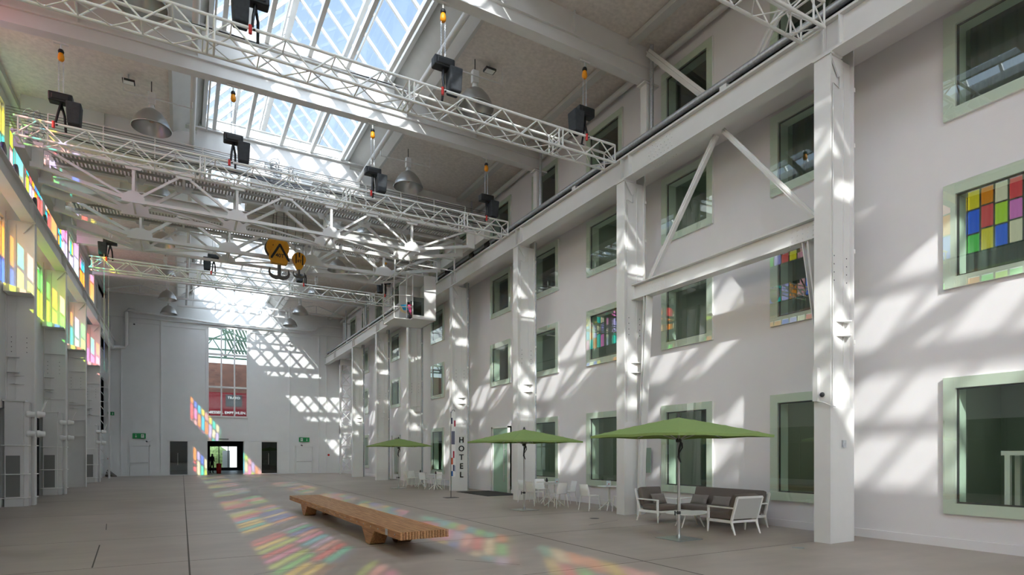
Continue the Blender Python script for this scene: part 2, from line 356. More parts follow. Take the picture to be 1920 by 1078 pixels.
for k, lb in ((0, 'white steel roof beam above the nearest right column'), (1, 'white roof beam above the nearest full lighting truss'), (2, 'sunlit white roof beam above the lighting truss in front of the crane'),
              (3, 'white roof beam behind the crane cables'), (4, 'white roof beam above the farthest lighting truss'), (5, 'white roof beam behind the farthest lighting truss'), (-1, 'white roof beam behind the camera position'), (-2, 'second white roof beam behind the camera position'), (6, 'farthest white solid roof beam before the back wall')):
    roof_beam(k, lb)
# open truss near the back wall
t = empty('roof_truss', (0, 49.5, 0), label='thin white open roof truss nearest the back wall', cat='roof truss')
m_ = MB(); m_.bar((-4.6, 0, 13.05), (12, 0, 12.95), .1, .12); m_.build('upper_chord', M['steel'], t)
m_ = MB(); m_.bar((-.3, 0, 12.5), (7.3, 0, 12.45), .1, .12); m_.build('lower_chord', M['steel'], t)
m_ = MB()
for a, b_ in (((-4.6, 13.1), (-2.6, 13.65)), ((-2.6, 13.65), (-.3, 13.1)), ((-2.6, 13.65), (-2.6, 13.05)), ((-.3, 13.1), (1.6, 14.4)), ((1.6, 14.4), (3.5, 13.1)), ((3.5, 13.1), (5.4, 14.4)), ((3.5, 13.1), (3.5, 14.5)),
              ((5.4, 14.4), (7.3, 13.1)), ((7.3, 13.1), (9.5, 13.65)), ((9.5, 13.65), (11.8, 12.95)), ((9.5, 13.65), (9.5, 13.0)), ((1.6, 14.4), (5.4, 14.4))):
    m_.bar((a[0], 0, a[1]), (b_[0], 0, b_[1]), .07)
for x in (.7, 2.2, 3.8, 5.4, 6.6, 7.2): m_.bar((x, 0, 12.5), (x, 0, 13.05), .08)
m_.build('web_member', M['steel'], t)

# ------------------------------------------------------------------ right wall with window openings
WX = XW
WY = [(5.7+3.70*i-1.92, 5.7+3.70*i) for i in range(-3, 13)]       # (near edge, far edge)
WY[9] = (26.5, 28.42)
ROWS = [(.62, 3.13), (4.77, 6.68), (7.87, 9.78), (10.95, 12.87)]
DOORSLOT = {8: (22.5, 24.0), 12: (37.1, 38.7)}
wl = MB()
def wallpiece(y0, y1, z0, z1): wl.box(WX, WX+.35, y0, y1, z0, z1)
zz = [0]
prev = Y0
for (a, b_) in WY:
    wallpiece(prev, a, 0, 13.6); prev = b_
wallpiece(prev, YB+.4, 0, 13.6)
for i, (a, b_) in enumerate(WY):
    z = 0
    for r, (z0, z1) in enumerate(ROWS):
        if i in DOORSLOT and r == 0: z0, z1 = 0, 2.92
        if z0 > z: wallpiece(a, b_, z, z0)
        z = z1
    wallpiece(a, b_, z, 13.6)
struct(wl, 'wall_right', M['wall'], 'white plastered right wall pierced by four rows of windows', 'wall')
bb = MB(); pr_ = Y0
for i, (a, b_) in enumerate(WY):
    if i in DOORSLOT: bb.box(WX-.03, WX, pr_, a, 0, .17); pr_ = b_
bb.box(WX-.03, WX, pr_, YB, 0, .17)
struct(bb, 'baseboard_right', M['wall'], 'white skirting along the foot of the right wall', 'baseboard')
# dim rooms behind the right wall
rm = MB(); X1 = WX+.35
rm.box(X1+4, X1+4.1, Y0, YB+.4, -.2, 14)
for z in (-.15, 3.75, 7.1, 10.3, 13.5): rm.box(X1, X1+4.1, Y0, YB+.4, z, z+.25)
for (a, b_) in WY: rm.box(X1, X1+4.1, a-.95, a-.85, -.2, 14)
rm.box(X1, X1+4.1, YB+.3, YB+.4, -.2, 14)
struct(rm, 'wall_rooms', M['room'], 'dim rooms seen through the right wall windows', 'rooms')
oc = MB(); oc.box(X1+.6, X1+3.9, WY[4][0]-.8, WY[4][0]-.72, 0.1, 3.7); oc.box(X1+3.8, X1+3.98, WY[4][0]-.8, WY[4][1]+.9, .1, 3.7)
struct(oc, 'wall_ochre', M['roomw'], 'ochre wall of the ground floor room left of the nearest right column', 'room wall')

WN = [20]
def win(i, r):
    a, b_ = WY[i]; z0, z1 = ROWS[r]; h_ = z1-z0; wd = b_-a
    bayn = {3: 'at the right edge of the picture', 4: 'just left of the nearest right column', 5: 'between the portal legs', 6: 'just left of the second right column', 7: 'right of the third right column', 8: 'left of the third right column'}.get(i, 'window bay %s counted from the camera' % ORD[i] if i < 13 else 'beside the back wall')
    nm = ['ground floor', 'first floor', 'second floor', 'top floor'][r]
    root = empty('window_%d' % WN[0], (WX, (a+b_)/2, z0), label='%s window with pale green surround %s' % (nm, bayn), cat='window', kind='structure'); WN[0] += 1
    key = (round(h_, 2)); W2 = wd/2; B = .2
    fr = MB()
    fr.box(-.06, .0, -W2, W2, 0, B); fr.box(-.06, .0, -W2, W2, h_-B, h_); fr.box(-.06, .0, -W2, -W2+B, B, h_-B); fr.box(-.06, .0, W2-B, W2, B, h_-B)
    rv = MB()
    rv.box(.0, .33, -W2+B-.02, -W2+B, B, h_-B); rv.box(.0, .33, W2-B, W2-B+.02, B, h_-B); rv.box(.0, .33, -W2+B, W2-B, B-.02, B); rv.box(.0, .33, -W2+B, W2-B, h_-B, h_-B+.02)
    rv.box(.04, .35, -W2, -W2+B-.02, 0, h_); rv.box(.04, .35, W2-B+.02, W2, 0, h_)
    gl = MB(); gl.add([(-.065, -W2, 0), (-.065, W2, 0), (-.065, W2, h_), (-.065, -W2, h_)], [(0,1,2,3)])
    rim = MB(); q = .012
    rim.box(-.008, .02, -W2+B-q, -W2+B+.03, B, h_-B); rim.box(-.008, .02, W2-B-.03, W2-B+q, B, h_-B); rim.box(-.008, .02, -W2+B, W2-B, B, B+.03); rim.box(-.008, .02, -W2+B, W2-B, h_-B-.03, h_-B)
    if key in WM:
        for nme, me in WM[key]:
            o = bpy.data.objects.new(nme, me); C.objects.link(o); o.parent = root
    else:
        L = [fr.build('window_surround', M['winf'], root), rv.build('window_reveal', M['wing'], root), gl.build('glass_pane', M['glassg'], root), rim.build('inner_frame', M['dark'], root)]
        WM[key] = [(o.name.split('.')[0], o.data) for o in L]
WM = {}
for i in range(3, 16):
    for r in range(4):
        if i in DOORSLOT and r == 0: continue
        win(i, r)
# curtains
def curtain(i, r, y0, y1, m, lb):
    a, b_ = WY[i]; z0, z1 = ROWS[r]; b = MB(); n = max(4, int((y1-y0)/.05)); vs = []
    for q in range(n+1):
        y = y0+(y1-y0)*q/n; x = WX+.5+.03*math.sin(q*1.57)
        vs += [(x, y, z0+.05), (x, y, z1+.1)]
    vs2 = [(v[0]+.006, v[1], v[2]) for v in vs]
    b.add(vs+vs2, [(2*q, 2*q+1, 2*q+3, 2*q+2) for q in range(n)]+[(2*q+2*n+2, 2*q+2*n+4, 2*q+2*n+5, 2*q+2*n+3) for q in range(n)], True)
    tag(b.build('curtain', m), lb, 'curtain', 'curtains in the hotel windows')
curtain(3, 2, WY[3][0]-.2, WY[3][1]-.2, M['curtain'], 'dark pleated curtain in the second floor window at the right edge of the picture')
curtain(4, 2, WY[4][0]-.2, WY[4][1]-.2, M['curtain'], 'dark pleated curtain in the second floor window left of the nearest right column')
curtain(4, 1, WY[4][0]-.2, WY[4][1]-.2, M['curtain'], 'dark pleated curtain in the first floor window left of the nearest right column')
curtain(4, 3, WY[4][0]-.2, WY[4][1]+.1, M['curtain'], 'dark pleated curtain in the top floor window behind the nearest truss end')
curtain(3, 1, WY[3][0]-.2, WY[3][1]-.1, M['curtain'], 'dark pleated curtain in the first floor window at the right edge of the picture')
curtain(5, 0, WY[5][0]+.1, WY[5][0]+.9, M['curtain'], 'dark curtain in the ground floor window behind the nearest umbrella')
curtain(10, 0, WY[10][0]+.2, WY[10][1]-.2, M['sheer'], 'pale green curtain in the ground floor window left of the hotel column')
curtain(10, 1, WY[10][0]+.2, WY[10][1]-.2, M['sheer'], 'pale green curtain in the first floor window left of the hotel column')
for i, r in ((3, 0), (3, 1), (3, 2), (4, 0), (4, 1), (4, 2), (5, 0), (5, 1), (5, 2), (6, 0), (6, 1), (6, 2), (7, 0), (7, 1)):  # lamps added to brighten the rooms behind the windows
    a, b_ = WY[i]; z = (3.70, 7.05, 10.25)[r]
    t = empty('added_room_lamp', (X1+2.2, (a+b_)/2, z), label='added flat lamp brightening the hotel room, %s floor, window bay %s from the camera' % (['ground', 'first', 'second'][r], ORD[i-3]), cat='ceiling lamp', group='added hotel room lamps')
    MB().box(-.3, .3, -.3, .3, -.05, .04).build('lamp_body', M['white'], t)
    ld = bpy.data.lights.new('added_room_light', 'AREA'); ld.energy = 11; ld.size = .55; ld.color = (1, .95, .86); lo_ = bpy.data.objects.new('added_room_light', ld); C.objects.link(lo_); lo_.parent = t; lo_.location = (0, 0, -.06)
# hotel door + service door
def glass_door(y0, y1, name, lb, opaque):
    t = empty(name, (WX, (y0+y1)/2, 0), label=lb, cat='door', kind='structure'); W2 = (y1-y0)/2
    fr = MB(); fr.box(-.05, .05, -W2, -W2+.07, 0, 2.92); fr.box(-.05, .05, W2-.07, W2, 0, 2.92); fr.box(-.05, .05, -W2, W2, 2.85, 2.92)
    fr.build('door_frame', M['winf'] if opaque else M['steel'], t)
    l = MB(); l.box(-.01, .03, -W2+.07, W2-.07, .02, 2.85) if opaque else l.box(-.01, .03, -W2+.35, W2-.35, .35, 2.75)
    lf = l.build('door_leaf', M['doorg'] if opaque else M['glassg'], t)
    if not opaque:
        l = MB(); l.box(-.02, .04, -W2+.07, -W2+.35, .02, 2.85); l.box(-.02, .04, W2-.35, W2-.07, .02, 2.85); l.box(-.02, .04, -W2+.35, W2-.35, .02, .35); l.box(-.02, .04, -W2+.35, W2-.35, 2.75, 2.85); l.build('door_rail', M['steel'], t)
    hd = MB(); hd.tube((-.1, -W2+.3, .5), (-.1, -W2+.3, 2.2), .018, 10)
    for z in (.8, 1.4, 1.9): hd.tube((-.1, -W2+.3, z), (0, -W2+.3, z), .012, 8)
    hd.build('door_handle', M['poleal'], lf)
glass_door(22.5, 24.0, 'door_1', 'green glass hotel door right of the HOTEL column', True)
glass_door(37.1, 38.7, 'door_2', 'white framed glass door far down the right wall', False)
mt = MB(); mt.box(10.75, 12.36, 21.3, 24.4, 0, .015); tag(mt.build('door_mat', M['mat']), 'large dark ribbed mat on the floor before the hotel door', 'mat')
# side table with trestle behind the right edge window
t = empty('console_table', (13.2, 4.8, 0), label='white high table seen through the ground floor window at the right edge', cat='table')
MB().box(-.25, .25, -.7, .25, 1.70, 1.78).build('table_top', M['white'], t)
for x in (-.2, .2): MB().box(x-.04, x+.04, .12, .2, .1, 1.7).build('leg', M['white'], t)

# soffit under the walkway, girder
s_ = MB(); s_.box(11.25, WX, Y0, YB, 9.9, 10.02); struct(s_, 'trim_4', M['wall'], 'white soffit between crane girder and right wall', 'soffit')

def girder(side, x_face, sgn):
    t = empty('crane_girder', (x_face, 0, 0), label='long white steel crane girder along the %s wall' % side, cat='girder')
    y0, y1 = Y0, YB
    def bx(m, xa, xb, ya, yb, za, zb_): m.box(min(sgn*xa, sgn*xb), max(sgn*xa, sgn*xb), ya, yb, za, zb_)
    m = MB(); bx(m, .11, .15, y0, y1, 9.48, 10.06); m.build('web_plate', M['steel'], t)
    m = MB(); bx(m, 0, .36, y0, y1, 9.44, 9.49); m.build('bottom_flange', M['steel'], t)
    m = MB(); bx(m, 0, .36, y0, y1, 10.05, 10.10); m.build('top_flange', M['steel'], t)
    for k in range(-4, 8):
        m = MB(); y = YK(k); bx(m, .0, .11, y-.015, y+.015, 9.49, 10.05); m.build('stiffener', M['steel'], t)
        m = MB(); bx(m, .0, .11, y-.35, y-.32, 9.49, 10.05); m.build('stiffener', M['steel'], t)
    m = MB(); bx(m, .14, .21, y0, y1, 10.10, 10.2); m.build('crane_rail', M['dark'], t)
    return t
g_r = girder('right', 10.85, 1)
g_l = girder('left', -4.3, -1)
# riveted splice on the right girder
rv = MB()
for y in [11.25+.13*i for i in range(7)]:
    for j_ in range(4): rv.lathe((.11, y+(.065 if j_ % 2 else 0), 9.62+.11*j_), [(.024, 0), (.018, -.012), (0, -.016)], 8, axis='x')
    rv.lathe((.06, y, 9.435), [(.022, 0), (.014, -.014), (0, -.018)], 8); rv.lathe((.28, y, 9.435), [(.022, 0), (.014, -.014), (0, -.018)], 8)
tag(rv.build('rivet_field', M['steel'], g_r), kind='stuff')
# galvanised pipe on brackets above the girder
t = empty('handrail_pipe', (11.1, 0, 10.43), label='thick galvanised pipe running above the right crane girder', cat='pipe')
MB().tube((0, Y0, 0), (0, YB-.1, 0), .085, 16).build('pipe', M['galv'], t)
MB().box(.1, .12, Y0, YB-.1, -.25, .0).build('shade_strip', M['dark'], t)  # dark strip standing in for the shade in the gap beneath the pipe
m = MB()
for k in range(-4, 8):
    for dy in (2.6,): m.box(-.04, .1, YK(k)+dy-.1, YK(k)+dy+.1, -.33, -.06)
m.build('bracket', M['steel'], t)

# ------------------------------------------------------------------ columns right
def column(k, side, label):
    sg = 1 if side == 'right' else -1; x = 10.85 if sg > 0 else -4.3; dep = .76
    t = empty('steel_column', (x, YK(k), 0), label=label, cat='column', group='steel columns of the %s side' % side)
    def bx(m, xa, xb, ya, yb, za, zb_): m.box(min(sg*xa, sg*xb), max(sg*xa, sg*xb), ya, yb, za, zb_); return m
    bx(MB(), 0, .035, -.17, .17, 0, 9.44).build('front_flange', M['steel'], t)
    bx(MB(), .035, dep-.03, -.10, -.08, 0, 9.44).build('web_plate', M['steel'], t)
    bx(MB(), dep-.03, dep, -.17, .17, 0, 9.7).build('rear_flange', M['steel'], t)
    m = MB(); bx(m, .5, .515, -.12, -.10, 2.7, 9.3); m.build('cover_strip', M['steel'], t)
    m = MB(); bx(m, -.03, .34, -.19, .19, 9.40, 9.44); m.build('cap_plate', M['steel'], t)
    m = MB(); m.prism([(sg*.05, 9.40), (sg*.42, 9.40), (sg*.36, 9.15), (sg*.30, 9.05)], -.15, -.12); m.build('top_gusset', M['steel'], t)
    m = MB()
    for z in (4.02, 4.3):
        pts = [(sg*.28, -.1), (sg*.7, -.1), (sg*.5, -.28)]
        m.prism(pts, z, z+.02, 'xy'); 
    m.build('bracket', M['steel'], t)
    h0 = MB()
    for a in (.22, .62):
        for q in range(4): h0.lathe((sg*a, -.102, 5.1+.16*q), [(0, -.003), (.014, -.002), (.014, 0)], 8, axis='y')
    h0.build('bolt_row', M['dark'], t)
    if side == 'right':
        bx(MB(), .035, dep-.03, -.17, .17, 0, 2.62).build('lower_casing', M['steel'], t, bevel=.004)
        m = MB(); m.path([(.14, -.13, 2.62), (.14, -.13, 8.9), (.34, -.13, 8.85), (.36, -.13, 9.1)], .012, 6); m.build('conduit', M['alu'], t)
        m = MB()
        for z in (3.9, 5.7, 7.8, 8.9): m.box(dep, dep+.06, -.16, -.1, z, z+.08)
        m.build('junction_box', M['white'], t)
        m = MB(); m.tube((dep+.1, -.02, 0), (dep+.1, -.02, 9.7), .05, 10); m.build('downpipe', M['galv'] if k > 1 else M['steel'], t)
    return t
CL = ['tall white steel column nearest the camera on the right', 'white steel column carrying the left end of the portal beam', 'white steel column behind the middle umbrella', 'white steel column bearing the black HOTEL letters',
      'white steel column left of the green curtained window', 'white steel column between two groups of striped sunlight left of the far umbrella', 'white steel column with a closed casing next to the lattice post', None]
COL = {}
for k in range(0, 7): COL[k] = column(k, 'right', CL[k])
column(-1, 'right', 'white steel column right of the picture edge'); 
# lattice column k=7
t = empty('lattice_column', (11.4, YK(7), 0), label='open white lattice post next to the back wall on the right', cat='column')
for x in (0, .9): MB().box(x-.06, x+.06, -.12, .12, 0, 9.44).build('post', M['steel'], t)
m = MB(); z = .3
while z < 8.6:
    m.bar((0, 0, z), (.9, 0, z), .05); m.bar((0, 0, z), (.9, 0, z+1.0), .04); m.bar((.9, 0, z), (0, 0, z+1.0), .04); z += 1.0
m.build('lattice_bar', M['steel'], t)
m = MB(); m.box(.35, .95, -.2, -.1, 1.4, 2.1); m.build('control_box', M['wallg'], t)
m = MB(); m.box(-.06, .96, -.13, .13, 3.3, 4.0); m.box(-.06, .96, -.13, .13, 9.0, 9.44); m.build('tie_plate', M['steel'], t)

# portal frame between the first two columns
t = empty('portal_frame', (11.3, 0, 0), label='white riveted portal beam with splayed legs and diagonals between the two nearest right columns', cat='portal frame')
ya, yb = YK(0)+.2, YK(1)-.2
m = MB(); m.box(-.02, .02, ya-.1, yb+.1, 6.12, 6.52); m.build('beam_web', M['steel'], t)
m = MB(); m.box(-.14, .14, ya-.1, yb+.1, 6.5, 6.53); m.box(-.14, .14, ya-.1, yb+.1, 6.09, 6.12); m.build('beam_flange', M['steel'], t)
for (y0, y1) in ((ya+.35, ya-.02), (yb-.5, yb-.12)):
    m = MB(); m.bar((0, y0, 6.1), (0, y1, .0 if y0 > 10 else 2.9), .22, .03, (0,1,0)); m.bar((0, y0+.12, 6.1), (0, y1+.02, .0 if y0 > 10 else 2.9), .22, .02, (0,1,0)); m.bar((0, y0+.06, 6.1), (0, y1+.01, .0 if y0 > 10 else 2.9), .02, .1, (0,1,0))
    m.build('leg', M['steel'], t)
ym = (ya+yb)/2-.1
for y0 in (ya+.25, yb-.5):
    m = MB(); m.bar((.05, y0, 6.55), (.05, ym+(.12 if y0 > ym else -.12), 9.46), .03, .16, (1,0,0)); m.bar((0, y0, 6.55), (0, ym+(.12 if y0 > ym else -.12), 9.46), .12, .03, (1,0,0)); m.build('diagonal_brace', M['steel'], t)
m = MB()
for y in [ya+.15+.12*i for i in range(6)]+[yb-1.0+.12*i for i in range(6)]:
    for z in (6.2, 6.3, 6.4): m.lathe((-.02, y, z), [(.022, 0), (.016, -.012), (0, -.016)], 8, axis='x')
    m.lathe((-.1, y, 6.53), [(.018, 0), (.014, .012), (0, .016)], 8)
    m.lathe((-.1, y, 6.09), [(.018, 0), (.014, -.012), (0, -.016)], 8)
m.build('rivet_row', M['steel'], t)
for q0, q1 in ((ya+.1, ya+.9), (yb-1.1, yb-.35)): MB().box(-.03, .03, q0, q1, 6.15, 6.48).build('splice_plate', M['steel'], t)

# upper posts and V braces right
for k in range(0, 8):
    t = empty('upper_post', (11.8, YK(k), 10.02), label='short white upper post between crane girder and roof beam, %s on the right' % ORD[k], cat='post', group='upper posts on the right')
    m = MB(); m.box(-.1, .12, -.12, .12, 0, 2.38); m.build('post', M['steel'], t)
    m = MB(); m.box(-.2, .35, -.16, .16, 2.38, 2.43); m.build('cap_plate', M['steel'], t)
    m = MB(); m.tube((.0, -.24, 0), (.0, -.24, 3.45), .055, 10); m.build('downpipe', M['galv'], t)
t = empty('wind_brace', (11.75, 0, 0), label='white V shaped brace above the nearest bay of the right crane girder', cat='brace')
for (a, b_) in (((YK(1)-.15, 13.3), (10.2, 10.15)), ((YK(0)+.2, 13.3), (10.0, 10.15))):
    m = MB(); m.bar((0, a[0], a[1]), (0, b_[0], b_[1]), .2, .05, (1,0,0)); m.bar((0, a[0], a[1]), (0, b_[0], b_[1]), .04, .16, (1,0,0)); m.build('diagonal', M['steel'], t)
m = MB(); m.tube((12.2, Y0, 13.25), (12.2, YB-.1, 13.25), .1, 12); tag(m.build('ceiling_pipe', M['steel2']), 'long grey pipe under the ceiling against the right wall', 'pipe')
m = MB(); m.box(11.1, 11.35, Y0, YB-.1, 13.38, 13.52); tag(m.build('ceiling_batten', M['steel2']), 'long grey batten on the ceiling beside the right wall', 'batten')

# ------------------------------------------------------------------ left side
LCL = {1: 'white left column outside the picture', 2: 'white left column just outside the picture', 3: 'nearest white left column, on the picture edge, with large colour patches', 4: 'second white left column with spotlights and grey grille', 5: 'third white left column without casing, with thin ledges', 6: 'fourth white left column with small casing', 7: 'last white left column next to the back wall'}
def left_extras(t, k):
    m = MB(); m.prism([(-.7, 6.95), (-.02, 6.95), (-.02, 7.0), (-.7, 7.22)], -.75, -.1); m.build('corbel', M['steel'], t)
    if k in (3, 4, 6):
        cs = MB(); cs.box(-.70, -.22, -.62, -.12, 0, 3.42); cs.box(-.22, -.1, -.50, -.12, 0, 3.42); cs.build('lower_casing', M['steel'], t, bevel=.006)
        cs = MB(); cs.box(-.74, -.16, -.66, -.1, 3.42, 3.47); cs.build('casing_cap', M['steel'], t)
        for z in (.28, 1.05, 1.99): 
            r_ = MB(); r_.tube((-.78, -.66, z), (-.12, -.66, z), .018, 8); r_.tube((-.12, -.66, z), (-.05, -.5, z), .018, 8); r_.tube((.04, -.3, z), (.08, -.1, z), .018, 8); r_.build('ring_rail', M['white'], t)
        MB().box(-.66, -.30, -.63, -.62, .32, 1.66).build('grille', M['grille'], t)
        for z in (3.02, 2.38):
            for x in (-.16, .1):
                s = MB(); s.lathe((x, -.45, z), [(0, -.02), (.11, 0), (.12, .05), (.09, .12), (.085, .22), (0, .23)], 16, axis='x'); s.build('spotlight', M['white'], t)
        br = MB(); br.bar((.12, -.3, 2.9), (.35, -.3, 3.5), .1, .05); br.build('slanted_bracket', M['steel'], t)
    if k == 5:
        m = MB()
        for z in (2.6, 3.4, 4.2, 5.0, 5.9, 6.6): m.box(-.72, -.03, -.22, -.1, z, z+.03)
        m.build('ledge', M['steel'], t)
    elif k in (3, 4, 6):
        m = MB()
        for z in (4.4, 4.9): m.box(-.72, -.4, -.3, -.1, z, z+.03)
        if k != 3: m.box(-.72, -.03, -.2, -.1, 5.9, 5.94); m.box(-.72, -.03, -.2, -.1, 4.0, 4.04)
        m.build('ledge', M['steel'], t)
for k in range(1, 8):
    if k == 7: continue
    left_extras(column(k, 'left', LCL[k]), k)
t = empty('lattice_column', (-4.4, YK(7), 0), label='open white lattice post next to the back wall on the left', cat='column')
for x in (0, -.7): MB().box(x-.05, x+.05, -.12, .12, 0, 9.44).build('post', M['steel'], t)
m = MB(); z = .3
while z < 8.6: m.bar((0, 0, z), (-.7, 0, z), .04); m.bar((0, 0, z), (-.7, 0, z+1.0), .04); z += 1.0
m.build('lattice_bar', M['steel'], t)

XL = -5.06
lw = MB()
for (z0, z1) in ((3.2, 7.25), (9.42, 10.25), (13.15, 13.8)): lw.box(XL-.3, XL, Y0, YB+.4, z0, z1)
for k in range(-5, 8): 
    yk = YK(k)
    for (z0, z1) in ((0, 3.2), (7.25, 9.42), (10.25, 13.15)): lw.box(XL-.3, XL, max(yk-.3, Y0), yk+.3, z0, z1)
lw.box(XL-.3, XL, YK(7)+.3, YB+.4, 0, 13.8)
lw.box(XL-.25, XL-.05, YK(6)+.3, YK(7)-.3, 7.2, 13.3)
lw.box(XL-.3, XL, YK(2)+.3, YK(3)-.3, 0, .3)
struct(lw, 'wall_left', M['wallg'], 'light grey left wall with two strips of coloured windows', 'wall')
lc = MB(); lc.box(-5.3, -4.86, Y0, YB, 13.5, 13.72); struct(lc, 'trim_5', M['steel2'], 'grey trim where the left wall meets the ceiling', 'ceiling trim')
# coloured glazing strips
def colour_window(k, z0, z1, rows, lb):
    y0, y1 = YK(k)+.3, YK(k+1)-.3; rnd = random.Random(100*k+int(z0*10))
    root = empty('window_%d' % WN[0], (XL-.12, y0, z0), label=lb, cat='window', kind='structure'); WN[0] += 1
    L = y1-y0; H = z1-z0; n = 11; pitch = L/n
    fr = MB()
    fr.box(-.05, .05, 0, L, 0, .07); fr.box(-.05, .05, 0, L, H-.07, H)
    for i in range(n+1): fr.box(-.03, .03, max(0, i*pitch-.035), min(L, i*pitch+.035), 0, H)
    pans = MB(); last = -1
    for i in range(n):
        cuts = sorted([0.07]+[H*c+rnd.uniform(-.18, .18) for c in rows]+[H-.07])
        for a, b_ in zip(cuts[:-1], cuts[1:]):
            fr.box(-.025, .025, i*pitch, (i+1)*pitch, a-.03, a+.03)
            c = rnd.randrange(12)
            while c == last: c = rnd.randrange(12)
            last = c; pans.cur = c
            pans.add([(0, i*pitch+.035, a+.03), (0, (i+1)*pitch-.035, a+.03), (0, (i+1)*pitch-.035, b_-.03), (0, i*pitch+.035, b_-.03)], [(0,1,2,3)])
    fr.build('window_frame', M['steel2'], root); pans.build('coloured_panes', None, root, mats=FILMS)
for k in range(-4, 6):
    nm = ORD[k+4]
    colour_window(k, 10.25, 13.15, (.38, .72), 'upper strip window of coloured glass, %s bay of the left wall counted from the camera end' % nm)
    colour_window(k, 7.25, 9.42, (.5,), 'lower strip window of coloured glass, %s bay of the left wall counted from the camera end' % nm)
for k in range(-5, 7):
    y0, y1 = YK(k)+.3, YK(k+1)-.3
    root = empty('window_%d' % WN[0], (XL-.15, y0, 0), label='dark glazed door front in the %s bay of the left wall counted from the camera end' % ORD[k+5], cat='window', kind='structure'); WN[0] += 1
    if k == 5:
        MB().box(-.05, .1, 0, y1-y0, 0, 3.2).build('infill_panel', M['wallg'], root); continue
    fr = MB()
    for i in range(5): fr.box(-.04, .04, max(0, i*(y1-y0)/4-.04), i*(y1-y0)/4+.04, 0, 3.2)
    fr.box(-.04, .04, 0, y1-y0, 2.3, 2.38); fr.build('window_frame', M['dark'], root)
    MB().box(-.005, .005, 0, y1-y0, 0, 3.2).build('glass_pane', M['glassd'], root)
bk = MB(); bk.box(-9, -8.9, Y0, YB, 0, 3.4); bk.box(-9, XL-.3, Y0, YB, 3.2, 3.4)
struct(bk, 'wall_side_room', M['room'], 'dim side room behind the left glazed doors', 'rooms')
# left ceiling posts
for k in range(2, 8):
    m = MB(); m.box(-4.85, -4.6, YK(k)-.14, YK(k)+.14, 10.1, 12.44)
    tag(m.build('upper_post', M['steel']), 'short white upper post on the left crane girder, %s counted from the camera side' % ORD[k-2], 'post', 'upper posts on the left')
# pipe from the left girder along the back wall
t = empty('drain_pipe', (0, 52.75, 0), label='white pipe climbing beside the left girder and running along the top of the back wall', cat='pipe')
m = MB(); m.path([(-4.45, -8, 9.4), (-4.45, -1, 9.45), (-4.2, -.2, 9.6), (-3.75, 0, 9.65), (-3.62, 0, 9.85), (-3.62, 0, 12.3), (-3.45, 0, 12.5), (-3.1, 0, 12.45)], .13, 10); m.build('riser', M['steel'], t)
m = MB(); m.path([(-3.3, 0, 12.4), (2.2, 0, 12.1), (7, 0, 12.15), (9.6, 0, 12.2), (10.05, 0, 12.3), (10.3, 0, 12.65), (10.8, 0, 12.75), (12.3, 0, 12.75)], .09, 10); m.build('run', M['steel'], t)

# ------------------------------------------------------------------ back wall
bw = MB()
OPEN = [(-.85, .42, .06, 2.7), (1.78, 4.40, 0, 2.7), (5.74, 7.02, .06, 2.68), (1.82, 4.70, 4.67, 11.85)]
def wallgrid(mb, x0, x1, z0, z1, openings, y0, y1):
    xs = sorted(set([x0, x1]+[v for o in openings for v in o[:2]])); zs = sorted(set([z0, z1]+[v for o in openings for v in o[2:]]))
    for a, b_ in zip(xs[:-1], xs[1:]):
        za = None
        for c, d_ in zip(zs[:-1], zs[1:]):
            mx_, mz_ = (a+b_)/2, (c+d_)/2
            hole = any(o[0] < mx_ < o[1] and o[2] < mz_ < o[3] for o in openings)
            if not hole: mb.box(a, b_, y0, y1, c, d_)
wallgrid(bw, -5.4, 12.8, 0, 16, OPEN, YB, YB+.3)
struct(bw, 'wall_back', M['wallg'], 'light grey back wall of the hall', 'wall')
tm = MB()
for x in (-4.61, -3.98, -1.4, 1.74-.06, 4.76, 7.97, 10.38, 11.01): tm.box(x-.03, x+.03, YB-.06, YB, 0, 12.1)
tm.box(-3.9, -1.5, YB-.04, YB, 11.6, 11.66); tm.box(-1.3, 1.6, YB-.04, YB, 11.55, 11.6); tm.box(4.9, 7.9, YB-.04, YB, 11.6, 11.65); tm.box(8.1, 10.3, YB-.04, YB, 11.6, 11.65)
tm.box(-5.3, 12.4, YB-.12, YB, 11.95, 12.02)
struct(tm, 'trim_6', M['wallg'], 'panel edges of the large sliding gates on the back wall', 'panel trim')
tm = MB(); 
for a, b_ in ((-5, -3.5), (-2.15, -1.0), (7.2, 8.4), (9.85, 12.3)): tm.box(a, b_, YB-.03, YB, 0, .28)
struct(tm, 'baseboard_back', M['wallg'], 'skirting along the back wall', 'baseboard')
tm = MB(); tm.box(-1.0, 7.15, YB-.07, YB, 2.72, 3.27); struct(tm, 'trim_7', M['wallg'], 'flat header above the back wall doors', 'door header')
# tall window
root = empty('window_%d' % WN[0], (1.82, YB+.05, 4.67), label='tall nine pane window in the back wall with red banner and brick behind', cat='window', kind='structure'); WN[0] += 1
fr = MB(); W_, H_ = 2.88, 7.18
for x in (0, .96, 1.92, W_): fr.box(x-.05, x+.05, -.08, .1, 0, H_)
for z in (0, 2.38, 5.0, H_): fr.box(0, W_, -.1, .1, z-.07, z+.07)
fr.build('window_frame', M['steel'], root); MB().box(.05, W_-.05, .0, .006, 0, H_).build('glass_pane', M['glassw'], root)
